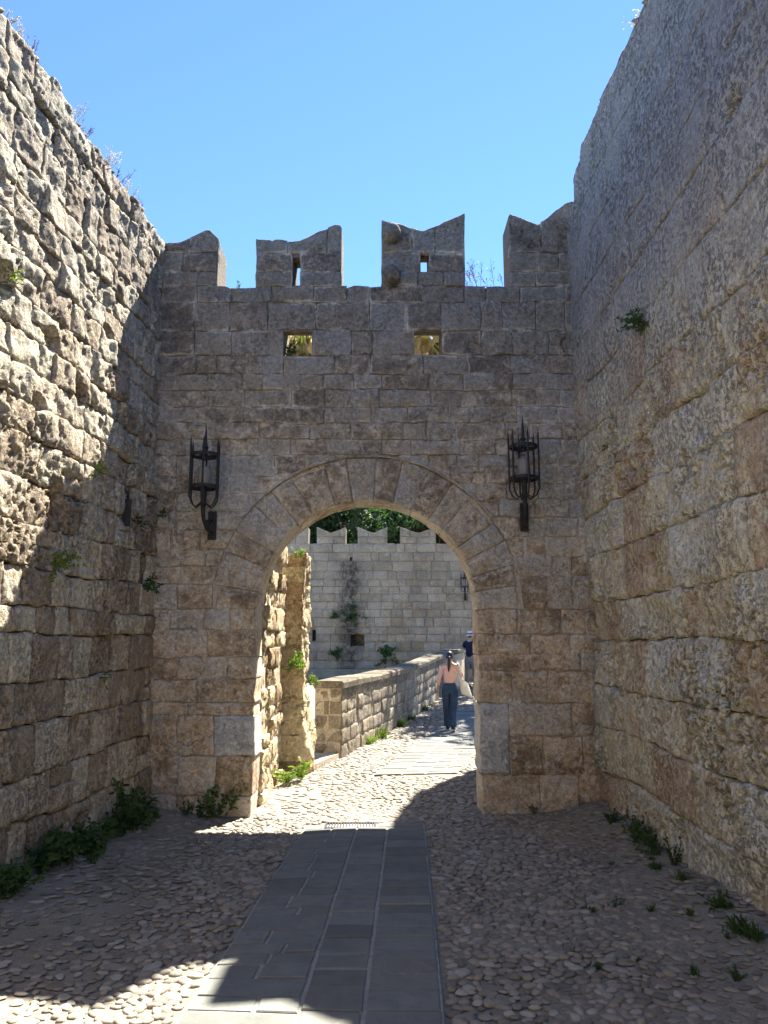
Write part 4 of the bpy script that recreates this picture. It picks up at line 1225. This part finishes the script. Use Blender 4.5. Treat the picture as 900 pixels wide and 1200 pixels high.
# on the sunlit wall
weed('wall_weed', on_left(60, 660), (1, .1, .35), .17, 'bush', M_WEED_L, 'bright yellow-green weed tuft on the wall at the shadow edge')
weed('wall_weed', on_left(105, 553), (1, 0, .5), .12, 'bush', M_WEED_L, 'small weed just above the brick patched hole', dens=.5)
weed('wall_weed', on_left(10, 324), (1, 0, .4), .10, 'bush', M_WEED_L, 'pale tuft high on the sunlit wall', dens=.5)
weed('wall_weed', on_left(168, 682), (1, 0, -.1), .20, 'bush', M_WEED, 'dark weed on the shaded wall below the left lantern', dens=.7)
weed('wall_weed', on_left(186, 602), (1, -.2, -.1), .16, 'bush', M_WEED, 'dark weed in the corner where wall meets gate', dens=.6)
weed('wall_weed', on_left(160, 608), (1, 0, -.3), .12, 'bush', M_WEED, 'dark weed under the iron pin', dens=.5)
weed('wall_weed', on_left(116, 795), (1, 0, .1), .09, 'bush', M_WEED, 'tiny weed low on the shaded side of the eroded wall', dens=.4)
for i, (px, py, s) in enumerate(((35, 25, .3), (50, 60, .3), (98, 150, .34), (112, 172, .26), (138, 215, .4), (150, 235, .36), (160, 255, .34), (175, 275, .3), (20, 8, .3), (75, 110, .2))):
    q = on_left(px - 6, py + 14); y = q[1]
    weed('dry_grass_tuft', (xl(y, 6.4) - .08, y, 6.40), (.25, 0, 1), s * .6, 'stalk', M_TWIG if i % 2 else M_DRY, 'dark dry stalks on top of the eroded sunlit wall' if i % 2 else 'pale dry grass stalks on top of the eroded sunlit wall', 'dry grass along the wall top', seed=i, dens=.8)
# foot of the left wall
wf = [(45, 1025, .42), (70, 1008, .40), (30, 1010, .38), (95, 1000, .36), (120, 985, .42), (128, 965, .52), (145, 975, .34), (150, 955, .34), (170, 955, .30), (160, 965, .26), (110, 1000, .26), (15, 1040, .28), (182, 958, .22), (2, 1050, .28)]
for i, (px, py, s) in enumerate(wf):
    s *= .72; p = on_ground(px, py); x = max(p[0], xl(p[1], 0) + .06)
    weed('weed_clump', (x, p[1], gz1(x, p[1]) - .01), (.25, -.05, 1), s, 'bush' if i % 4 else 'leafy', M_WEED, 'dark green bushy weed clump along the foot of the eroded wall' if i % 4 else 'weed with long narrow leaves among clumps at the eroded wall foot', 'weeds at the foot of the eroded wall', seed=200 + i, dens=1.5)
p = on_ground(248, 958); weed('weed_plant', (p[0], YG - .10, p[2]), (0, -.1, 1), .36, 'bush', M_WEED, 'upright dark weed in front of the left gate jamb', dens=.6)
p = on_ground(210, 962); weed('weed_plant', (p[0], YG - .10, p[2]), (0, -.1, 1), .14, 'bush', M_WEED, 'low weed at the gate foot under the small square plug', dens=.6)
# right foot
for i, (px, py, s, st) in enumerate(((757, 990, .26, 'bush'), (745, 975, .20, 'bush'), (768, 1000, .2, 'bush'), (716, 965, .2, 'bush'), (846, 1060, .18, 'bush'), (870, 1092, .2, 'grass'), (885, 1100, .2, 'grass'), (800, 1030, .14, 'grass'), (770, 1018, .12, 'grass'))):
    s *= .75; p = on_ground(px, py); x = min(p[0], float(xr(p[1], 0)) - .05)
    weed('weed_clump', (x, p[1], gz1(x, p[1]) - .01), (-.25, -.05, 1), s, st, M_WEED, 'small bushy green weed along the foot of the bastion' if st == 'bush' else 'low grass tuft along the foot of the bastion', 'weeds at the foot of the bastion', seed=300 + i, dens=.9)
p = on_ground(790, 1012); weed('weed_plant', p, (-.15, 0, 1), .30, 'leafy', M_WEED, 'tall weed with long leaves beside the bastion foot')
p = on_ground(635, 964); weed('weed_plant', (p[0], YG - .09, p[2]), (0, -.2, 1), .16, 'leafy', M_WEED, 'small leafy weed at the foot of the right gate jamb')
weed('wall_weed', on_right(755, 372), (-1, -.1, -.15), .18, 'bush', M_WEED, 'green weed hanging on the bastion high above the right lantern', dens=1.2)
weed('wall_weed', on_right(716, 523), (-1, 0, -.1), .07, 'bush', M_WEED, 'tiny weed in a bastion joint', dens=.4)
q = on_right(741, 8)
weed('dry_grass_tuft', (2.42, q[1], 7.05), (-.5, .0, .8), .35, 'stalk', M_DRY, 'pale dry stalk on top of the bastion')
rw = random.Random(88)
for i in range(15):                                     # sparse green between the cobbles near the bastion
    p = on_ground(rw.uniform(690, 880), rw.uniform(985, 1150))
    if p[0] > 2.1 or p[0] < .6: continue
    weed('ground_weed', p, (0, 0, 1), rw.uniform(.035, .075), 'grass' if i % 3 else 'bush', M_WEED, 'tiny green weed growing between the cobbles near the bastion', 'tiny weeds between cobbles', seed=900 + i, dens=.6)
# on the gate top
XT = lambda px, py=330: on_y(px, py, YG + .2)[0]
weed('crenel_weed', (XT(280), YG + .15, ZG(335)), (.2, -.1, 1), .22, 'leafy', M_WEED, 'small leafy sprig in the first crenel', dens=.5)
weed('crenel_weed', (XT(556), YG + .2, ZG(335)), (-.2, 0, 1), .42, 'stalk', M_TWIG, 'dry stalks in the crenel next to the bastion', dens=1.0)
weed('crenel_weed', (XT(590), YG + .25, ZG(335)), (-.3, 0, 1), .5, 'stalk', M_TWIG, 'tall thin dry stalk against the last merlon', dens=.4)
weed('crenel_weed', (XT(574), YG + .2, ZG(335)), (0, 0, 1), .10, 'grass', M_DRY, 'short yellow grass in the crenel next to the bastion', dens=.5)
xw = on_y(335, 412, YG + .1)
weed('window_weed', (xw[0] + .03, YG + .08, ZG(415)), (-.2, -.6, .7), .20, 'bush', M_WEED, 'green weed growing in the left square opening', dens=.7)
weed('window_weed', (xw[0] + .2, YG + .2, ZG(415)), (.1, -.2, .9), .13, 'bush', M_WEED_L, 'pale weed on the sill of the left square opening', dens=.6)
k = 0
for px in (322, 330, 338, 346, 354, 362, 372, 384, 476, 484, 490, 508, 514, 522, 530):
    q = on_y(px, 410, 10.0); k += 1
    weed('dry_grass_tuft', (q[0], 9.95 + .08 * (k % 3), 5.38), (0, 0, 1), .95, 'grass' if k % 3 else 'bush', M_DRY if k % 5 else M_WEED_L, 'tall dry grass behind the square opening that holds a green weed' if px < 400 else 'tall dry grass behind the empty square opening', 'grass behind the square openings', seed=400 + k, dens=1.1)
# pier and passage
def on_pier(px, py): return on_y(px, py, 10.88)
weed('pier_weed', (-1.20, 10.86, ZG(645) * 1.08 - .03), (.2, -.3, 1), .16, 'bush', M_WEED_L, 'green tuft on top of the broken pier', dens=.8)
for i, (px, py, s, lab) in enumerate(((331, 780, .22, 'weed in the joint beside the broken pier'), (333, 905, .34, 'leafy weed at the left foot of the broken pier'), (352, 900, .38, 'tall sunlit weed at the foot of the broken pier'), (364, 800, .12, 'small weed on the edge of the broken pier'))):
    q = on_pier(px, py)
    if i in (1, 2): g = on_ground(px, py + 14); q = (g[0], min(g[1], 10.8), g[2])
    elif i == 0: q = (-1.26, 10.82, q[2])
    else: q = (q[0] - .02, 11.0, q[2])
    weed('pier_weed', q, (.3, -.4, .9 if i in (1, 2) else .3), s, 'leafy' if i in (1, 2) else 'bush', M_WEED_L, lab, seed=500 + i, dens=1.6)
# parapet foot
for i, (u, s, m) in enumerate(((1.55, .22, M_WEED_L), (2.4, .34, M_WEED_L), (4.2, .32, M_WEED_L), (5.3, .24, M_WEED), (7.0, .24, M_WEED), (1.9, .14, M_WEED_L))):
    q = P0_ + PD * u + PN * .06; weed('grass_tuft', (q.x, q.y, gz1(q.x, q.y) - .01), (.1, -.1, 1), s, 'grass', m, 'bright sunlit grass tuft at the foot of the low parapet' if m is M_WEED_L else 'darker grass tuft at the parapet foot near the woman', 'grass tufts along the parapet', seed=600 + i, dens=1.3)
# far wall plants
for px, py, s, lab in ((455, 762, .65, 'dark bush growing low on the distant rampart'), (414, 724, .45, 'green plant under the stained spout of the rampart'), (393, 722, .35, 'small plant beside the run-off stain'), (394, 766, .40, 'brownish plant near the slit of the rampart'), (413, 712, .25, 'little plant in the middle of the run-off stain')):
    q = on_y(px, py, YF - .05); weed('rampart_weed', q, (0, -1, .2 if s < .6 else -.4), s, 'bush', M_WEED, lab, dens=1.3)

# ------------------------------------------------------------------ trees
def tree(name, base, h, rx, rz, cz, label, group, seed, nleaf=9000, leaf=.16, mat=M_PINE):
    r = random.Random(seed); R = empty(name, base); tag(R, label, 'tree', group)
    T = MB(); ends = []
    lean = Vector((r.uniform(-.06, .06), r.uniform(-.06, .06), 1))
    tp = [lean * (h * .72 * t) + Vector((r.uniform(-.1, .1), r.uniform(-.1, .1), 0)) * t for t in (0, .15, .35, .6, .85, 1)]
    r0 = h * .026
    T.tube(tp, [r0 * 1.35, r0, r0 * .85, r0 * .65, r0 * .4, r0 * .2], 9)
    C = Vector((0, 0, cz))
    for i in range(46):
        a = r.uniform(0, 6.283); el = r.uniform(-.75, 1.0); q = r.uniform(.55, 1.0)
        e = C + Vector((math.cos(a) * rx * q * math.sqrt(max(0, 1 - el * el * .8)), math.sin(a) * rx * q * math.sqrt(max(0, 1 - el * el * .8)), el * rz * q))
        s = tp[r.choice((2, 3, 3, 4, 4))]
        mid = s.lerp(e, .5) + Vector((r.uniform(-.2, .2), r.uniform(-.2, .2), r.uniform(0, .35)))
        T.tube([s, mid, e], [r0 * .32, r0 * .2, r0 * .06], 5); ends.append((e, r.uniform(.16, .30) * rx))
        ends.append((mid.lerp(e, .5), r.uniform(.12, .24) * rx))
    T.build('trunk', M_BARK, R, True, world_verts=False)
    rs = np.random.default_rng(seed); E = np.array([list(e[0]) for e in ends]); S = np.array([e[1] for e in ends])
    k = rs.integers(0, len(ends), nleaf); d = rs.normal(0, 1, (nleaf, 3)); d /= np.linalg.norm(d, axis=1)[:, None]
    c = E[k] + d * (S[k] * rs.uniform(.25, 1, nleaf) ** .5)[:, None] * np.array([1, 1, .7])
    t1 = rs.normal(0, 1, (nleaf, 3)); t1 /= np.linalg.norm(t1, axis=1)[:, None]
    t2 = np.cross(t1, rs.normal(0, 1, (nleaf, 3))); t2 /= np.linalg.norm(t2, axis=1)[:, None]
    L = (leaf * rs.uniform(.6, 1.3, nleaf))[:, None]
    v = np.stack([c - t1 * L * .5, c + t2 * L * .28, c + t1 * L * .5, c - t2 * L * .28], 1).reshape(-1, 3)
    f = np.arange(nleaf * 4).reshape(-1, 4)
    mesh_obj('crown', v, f, mat, R, False, world_verts=False)
    return R
for i, (x, y, h, rx) in enumerate(((-4.6, 37.5, 12, 3.2), (-1.0, 36.5, 11, 2.9), (2.2, 38.0, 12, 3.2), (5.4, 37.0, 11.5, 3.0), (-7.6, 39, 12, 3.2), (8.8, 39.5, 12, 3.2), (.6, 42.5, 13.5, 3.6), (-3.4, 43.0, 13.5, 3.6), (4.4, 43.5, 13.5, 3.6))):
    tree('rampart_tree', (x, y, 0), h, rx, h * .38, h * .60, 'dark green leafy tree close behind the distant battlements' if y < 40 else 'taller tree in the second row behind the distant battlements', 'trees behind the rampart', 700 + i, 11000, .24)
tree('shade_tree', (5.1, 23.6, .2), 13, 2.9, 2.2, 9.6, 'leafy tree shading the bend of the path', None, 801, 7500, .22)
tree('shade_tree', (6.2, 29.2, .3), 13, 2.8, 2.3, 9.8, 'leafy tree shading the man by the far wall', None, 802, 9000, .22)

# ------------------------------------------------------------------ people
def skin(name, verts, edges, mat, parent, sub=2, root=0):
    """verts: (x, y, z, rx, ry)"""
    me = bpy.data.meshes.new(name); me.from_pydata([v[:3] for v in verts], edges, []); me.materials.append(mat)
    o = bpy.data.objects.new(name, me); COL.objects.link(o); o.parent = parent
    m = o.modifiers.new('skin', 'SKIN'); m.use_smooth_shade = True
    for i, v in enumerate(verts):
        d = me.skin_vertices[0].data[i]; d.radius = (v[3], v[4] if len(v) > 4 else v[3]); d.use_root = (i == root)
    s = o.modifiers.new('sub', 'SUBSURF'); s.levels = sub; s.render_levels = sub
    return o
def cloth_mat(name, col, col2=None, stripe=None):
    m, nt, b = new_mat(name); N = NT(nt)
    tc = N.n('TexCoord').outputs['Object']
    c = N.mix(N.val(N.noise(9, 3, .6, vec=tc), .3, .7), col, col2 or tuple(q * .8 for q in col))
    if stripe:
        w = N.n('TexWave', wave_type='BANDS', bands_direction='X'); w.inputs['Scale'].default_value = stripe[0]; w.inputs['Distortion'].default_value = .4
        N.lk(tc, w.inputs['Vector']); c = N.mix(N.val(w.outputs['Fac'], .55, .7), c, stripe[1])
    N.lk(c, b.inputs['Base Color']); b.inputs['Roughness'].default_value = .85; b.inputs['Specular IOR Level'].default_value = .15
    N.lk(N.bump(N.noise(22, 3, .6, vec=tc), .5, .02), b.inputs['Normal']); return m
M_SKIN = simple_mat('skin', (.42, .24, .16), .55, 0, (20, (.47, .28, .19)))
M_HAIR = simple_mat('black_hair', (.012, .010, .010), .45, 0, (60, (.03, .025, .022)))
M_SHIRT = cloth_mat('pink_striped_cotton', (.70, .36, .29), (.62, .31, .25), (14, (.80, .60, .53)))
M_JEAN = cloth_mat('blue_denim', (.028, .052, .105), (.05, .085, .15))
M_SHOE = simple_mat('dark_shoe', (.03, .03, .035), .7)
M_SOLE = simple_mat('white_sole', (.7, .69, .66), .7)
M_TOTE = cloth_mat('cream_canvas', (.72, .66, .50), (.66, .60, .45))
M_NAVY = cloth_mat('navy_cotton', (.012, .016, .045), (.02, .025, .06))
M_SHORT = cloth_mat('grey_shorts', (.30, .29, .27), (.25, .24, .225))
M_HATW = cloth_mat('white_straw', (.72, .70, .68))
M_BAND = cloth_mat('purple_band', (.06, .03, .16))
M_PHONE = simple_mat('black_phone', (.01, .01, .012), .25)

def hand_verts(wr, d, side, up):
    """palm and five bent fingers growing out of the wrist; returns (verts, edges) with index 0 = wrist"""
    wr, d, side, up = Vector(wr), Vector(d).normalized(), Vector(side).normalized(), Vector(up).normalized()
    vs = [(wr, .022)]; es = []
    palm = wr + d * .055; vs.append((palm, .027)); es.append((0, 1))
    for k, (off, ln) in enumerate(((-.026, .062), (-.009, .072), (.009, .068), (.026, .052))):
        b = palm + d * .032 + side * off; m = b + d * ln * .5 + up * .006; t = b + d * ln * .85 + up * .028
        i = len(vs); vs += [(b, .010), (m, .0085), (t, .007)]; es += [(1, i), (i, i + 1), (i + 1, i + 2)]
    b = wr + d * .035 - side * .032 + up * .008; t = b + d * .045 - side * .012 + up * .014
    i = len(vs); vs += [(b, .0105), (t, .008)]; es += [(0, i), (i, i + 1)]
    return vs, es
def add_hand(V, E, wi, d, side, up):
    hv, he = hand_verts(V[wi][:3], d, side, up); base = len(V) - 1
    idx = {0: wi}
    for i, (p, rr) in enumerate(hv):
        if i == 0: continue
        V.append((p.x, p.y, p.z, rr, rr)); idx[i] = len(V) - 1
    E += [(idx[a], idx[b]) for a, b in he]

def shoe(mb_up, mb_so, heel, toe, w=.045, h=.075):
    heel, toe = Vector(heel), Vector(toe); d = toe - heel; L = d.length; d.normalize(); s = d.cross(Vector((0, 0, 1))).normalized(); up = s.cross(d)
    prof = [(-.03, .55, .8), (.06, .85, 1.0), (.25, .9, 1.15), (.5, .95, .85), (.75, 1.05, .6), (.93, .8, .45), (1.03, .4, .3)]
    for mb, z0, zs in ((mb_so, 0, None), (mb_up, .022, 1)):
        v = []; n = 10
        for t, ww, hh in prof:
            for k in range(n):
                a = 2 * math.pi * k / n; ca, sa = math.cos(a), math.sin(a)
                zz = (z0 + (.5 + .5 * sa) * (h * hh if zs else .025))
                k2 = 1.0 if not zs else .94
                v.append(heel + d * (L * t) + s * (w * ww * ca * k2) + up * zz)
        f = [(i * n + k, i * n + (k + 1) % n, (i + 1) * n + (k + 1) % n, (i + 1) * n + k) for i in range(len(prof) - 1) for k in range(n)]
        f += [tuple(range(n)), tuple(reversed(range((len(prof) - 1) * n, len(prof) * n)))]
        mb.add(v, f)

def head_part(V, E, neck_i, c, fwd):
    """head with nose, chin and ears grown from the neck vertex"""
    c = Vector(c); f = Vector(fwd).normalized(); s = f.cross(Vector((0, 0, 1))).normalized(); z = Vector((0, 0, 1))
    n0 = len(V)
    for p, rx, ry in ((c - z * .045 + f * .012, .060, .066), (c + z * .02, .074, .088), (c + z * .066 - f * .004, .062, .074), (c + z * .092 - f * .006, .025, .03)):
        V.append((p.x, p.y, p.z, rx, ry))
    E += [(neck_i, n0), (n0, n0 + 1), (n0 + 1, n0 + 2), (n0 + 2, n0 + 3)]
    for sx in (-1, 1):                                   # ears
        q = c + s * (.078 * sx) + z * .005; V.append((q.x, q.y, q.z, .012, .02)); E.append((n0 + 1, len(V) - 1))
    q = c + f * .096 - z * .0; V.append((q.x, q.y, q.z, .012, .014)); E.append((n0 + 1, len(V) - 1))      # nose
    return c, f, s

def build_woman():
    g = on_ground(528, 858)
    R = empty('person', (g[0], g[1], gz1(g[0], g[1]) + .005), -.12)
    tag(R, 'woman in pink striped shirt and blue jeans walking away, carrying a cream bag', 'person')
    hipL, hipR = (-.085, .0, .83), (.085, .0, .83)
    knL, knR = (-.075, .13, .46), (.07, .03, .46); anL, anR = (-.06, .22, .09), (.05, -.14, .13)
    elL, wrL = (-.215, -.04, 1.045), (-.242, .02, .83); elR, wrR = (.245, -.07, 1.07), (.175, .10, 1.17)
    V = [(0, 0, .87, .12, .095), (0, .0, 1.0, .105, .08), (0, -.01, 1.18, .13, .09), (0, -.015, 1.305, .075, .065), (0, .0, 1.375, .043, .043),
         (-.15, -.015, 1.28, .05), (*elL, .034), (*wrL, .022), (.15, -.015, 1.28, .05), (*elR, .034), (*wrR, .022),
         (*hipL, .085), (*knL, .055), (*anL, .036), (*hipR, .085), (*knR, .055), (*anR, .036)]
    V = [v if len(v) == 5 else (*v, v[3]) for v in V]
    E = [(0, 1), (1, 2), (2, 3), (3, 4), (3, 5), (5, 6), (6, 7), (3, 8), (8, 9), (9, 10), (0, 11), (11, 12), (12, 13), (0, 14), (14, 15), (15, 16)]
    head_part(V, E, 4, (0, .02, 1.48), (0, 1, 0))
    add_hand(V, E, 7, (0, .06, -1), (0, 1, 0), (.6, .3, 0)); add_hand(V, E, 10, (-.3, .3, .8), (1, .3, 0), (0, -.5, .2))
    # feet inside the shoes
    for a, t in ((13, (-.06, .34, .05)), (16, (.06, -.03, .05))):
        V.append((*t, .03, .03)); E.append((a, len(V) - 1))
    skin('body', V, E, M_SKIN, R)
    # shirt
    S = [(0, .0, .885, .128, .112), (0, .0, 1.06, .128, .098), (0, -.012, 1.19, .150, .108), (0, -.015, 1.295, .085, .072), (0, -.008, 1.345, .056, .055),
         (-.145, -.015, 1.268, .058, .058), (elL[0], elL[1], elL[2], .045, .045), (wrL[0] + .004, wrL[1] - .008, wrL[2] + .06, .037, .037),
         (.145, -.015, 1.268, .058, .058), (*elR, .046, .046), (wrR[0] + .02, wrR[1] - .04, wrR[2] - .03, .037, .037)]
    skin('shirt', S, [(0, 1), (1, 2), (2, 3), (3, 4), (3, 5), (5, 6), (6, 7), (3, 8), (8, 9), (9, 10)], M_SHIRT, R)
    # jeans
    J = [(0, -.005, 1.02, .112, .092), (0, -.01, .89, .142, .118), (-.083, -.01, .80, .098, .105), (-.075, .07, .62, .086, .09), (*knL, .078, .08), (-.065, .18, .26, .078, .08), (-.06, .215, .07, .082, .085),
         (.083, -.01, .80, .098, .105), (.077, .02, .62, .086, .09), (*knR, .078, .08), (.06, -.06, .26, .078, .08), (.052, -.135, .095, .08, .085)]
    skin('jeans', J, [(0, 1), (1, 2), (2, 3), (3, 4), (4, 5), (5, 6), (1, 7), (7, 8), (8, 9), (9, 10), (10, 11)], M_JEAN, R)
    # hair with ponytail
    mb = MB(); v = []; n, m = 18, 12
    for i in range(m + 1):
        th = math.pi * i / m
        for k in range(n):
            a = 2 * math.pi * k / n; q = math.sin(th)
            v.append((.079 * q * math.cos(a), -.008 + .094 * q * math.sin(a), 1.487 + .098 * math.cos(th) * (1 if math.cos(th) > 0 else .85)))
    keep = [(i * n + k, (i + 1) * n + k, (i + 1) * n + (k + 1) % n, i * n + (k + 1) % n) for i in range(m) for k in range(n)
            if not (i > m * .42 and 0 < math.sin(2 * math.pi * (k + .5) / n) - .1)]      # open over the face
    mb.add(v, keep)
    mb.tube([(0, -.085, 1.475), (-.002, -.118, 1.455), (-.006, -.132, 1.40), (-.010, -.136, 1.32), (-.014, -.134, 1.24), (-.016, -.130, 1.17)], [.022, .03, .033, .031, .024, .006], 10)
    mb.build('hair', M_HAIR, R, True, False)
    for hl, to in (((-.06, .18, .0), (-.06, .40, .0)), ((.05, -.17, .045), (.06, .04, .0))):
        a, b = MB(), MB(); shoe(a, b, hl, to)
        o = a.build('shoe', M_SHOE, R, True, False); b.build('sole', M_SOLE, o, True, False)
    # tote bag hanging from her right shoulder
    B = empty('tote_bag', R.location, -.12); tag(B, 'cream canvas tote bag hanging at the woman\'s side', 'bag')
    top, bot = 1.0, .70; cx = .265
    mb = MB(); n = 9; rings = []
    v = []
    for z, hw, th in ((top, .105, .025), (top - .02, .107, .03), (top - .12, .12, .045), (bot + .06, .135, .05), (bot, .13, .045), (bot - .006, .08, .02)):
        for k in range(16):
            a = 2 * math.pi * k / 16; ca, sa = math.cos(a), math.sin(a)
            p_, q_ = th * math.copysign(abs(ca) ** .6, ca), hw * math.copysign(abs(sa) ** .6, sa)
            v.append((cx + .01 + p_ * .62 + q_ * .70 + (top - z) * .20, -.07 - p_ * .78 + q_ * .62 - (top - z) * .1, z - q_ * .35))
    f = [(i * 16 + k, (i + 1) * 16 + k, (i + 1) * 16 + (k + 1) % 16, i * 16 + (k + 1) % 16) for i in range(5) for k in range(16)]
    f += [tuple(reversed(range(16))), tuple(range(80, 96))]
    mb.add(v, f); mb.build('bag_body', M_TOTE, B, True, False)
    for s in (-.025, .025):
        mb = MB(); mb.tube([(cx + s, -.09, .965), (cx + s * .8 - .01, -.085, 1.1), (.20 + s * .3, -.075, 1.27), (.165 + s * .3, -.04, 1.335), (.165 + s * .3, .02, 1.34), (.19, .075, 1.27), (cx - .01 + s * .8, .085, 1.1), (cx + s, .09, .965)], .010, 6)
        mb.build('strap', M_TOTE, B, True, False)
    return R
build_woman()

def build_man():
    # feet at the far end of the visible path, standing next to the parapet
    z = .3
    for _ in range(5): p = on_z(552, 806, z); z = gz1(p[0], p[1])
    s = 1.72 / 1.70
    R = empty('person', (p[0], p[1], z + .005), -.55)
    tag(R, 'man in navy shirt, grey shorts and white hat photographing with a phone', 'person')
    V = [(0, 0, .93, .135, .11), (0, 0, 1.08, .13, .11), (0, -.01, 1.28, .155, .11), (0, -.01, 1.42, .085, .075), (0, .01, 1.50, .052, .052),
         (-.19, -.01, 1.39, .06), (-.27, .10, 1.18, .042), (-.12, .30, 1.34, .028), (.19, -.01, 1.39, .06), (.28, .11, 1.20, .042), (.12, .32, 1.40, .028),
         (-.095, 0, .90, .095), (-.10, .02, .49, .06), (-.105, -.01, .09, .042), (.095, 0, .90, .095), (.11, .03, .49, .06), (.115, .02, .09, .042)]
    V = [v if len(v) == 5 else (*v, v[3]) for v in V]
    E = [(0, 1), (1, 2), (2, 3), (3, 4), (3, 5), (5, 6), (6, 7), (3, 8), (8, 9), (9, 10), (0, 11), (11, 12), (12, 13), (0, 14), (14, 15), (15, 16)]
    head_part(V, E, 4, (0, .03, 1.60), (0, 1, 0))
    add_hand(V, E, 7, (.6, .3, .5), (0, .5, -.8), (0, -1, 0)); add_hand(V, E, 10, (-.3, .3, .8), (0, .6, -.4), (-1, 0, 0))
    for a, t in ((13, (-.105, .12, .04)), (16, (.115, .15, .04))): V.append((*t, .035, .035)); E.append((a, len(V) - 1))
    skin('body', V, E, M_SKIN, R)
    S = [(0, 0, .90, .165, .14), (0, 0, 1.08, .158, .135), (0, -.01, 1.28, .178, .13), (0, -.01, 1.42, .105, .09), (0, 0, 1.475, .066, .066),
         (-.19, -.01, 1.385, .080, .08), (-.25, .07, 1.24, .072, .072), (.19, -.01, 1.385, .08, .08), (.255, .075, 1.255, .072, .072)]
    skin('shirt', S, [(0, 1), (1, 2), (2, 3), (3, 4), (3, 5), (5, 6), (3, 7), (7, 8)], M_NAVY, R)
    J = [(0, 0, 1.0, .135, .115), (0, 0, .92, .155, .13), (-.095, 0, .80, .112, .115), (-.10, .015, .66, .10, .105), (-.102, .02, .55, .098, .10),
         (.095, 0, .80, .112, .115), (.105, .02, .66, .10, .105), (.11, .03, .55, .098, .10)]
    skin('shorts', J, [(0, 1), (1, 2), (2, 3), (3, 4), (1, 5), (5, 6), (6, 7)], M_SHORT, R)
    skin('hair', [(0, .0, 1.60, .080, .085), (0, -.01, 1.55, .066, .06)], [(0, 1)], M_HAIR, R)
    mb = MB(); mb.lathe([(.0, .13), (.05, .128), (.085, .11), (.098, .05), (.102, .012), (.165, -.010), (.168, -.018), (.10, .0), (.0, .0)], (0, .015, 1.64), 24)
    hat = mb.build('sun_hat', M_HATW, R, True, False)
    mb = MB(); mb.lathe([(.1045, .014), (.1035, .055)], (0, .015, 1.64), 24); mb.build('hat_band', M_BAND, hat, True, False)
    for hl, to in (((-.105, -.07, 0), (-.11, .19, 0)), ((.115, -.05, 0), (.13, .21, 0))):
        a, b = MB(), MB(); shoe(a, b, hl, to, .05)
        o = a.build('shoe', M_SHOE, R, True, False); b.build('sole', M_SHOE, o, True, False)
    B = empty('phone', R.location, -.55); tag(B, 'black phone held up in the man\'s hands', 'phone')
    mb = MB(); mb.box(-.035, .04, .385, .394, 1.42, 1.575); mb.build('phone_body', M_PHONE, B, False, False)
    return R
build_man()
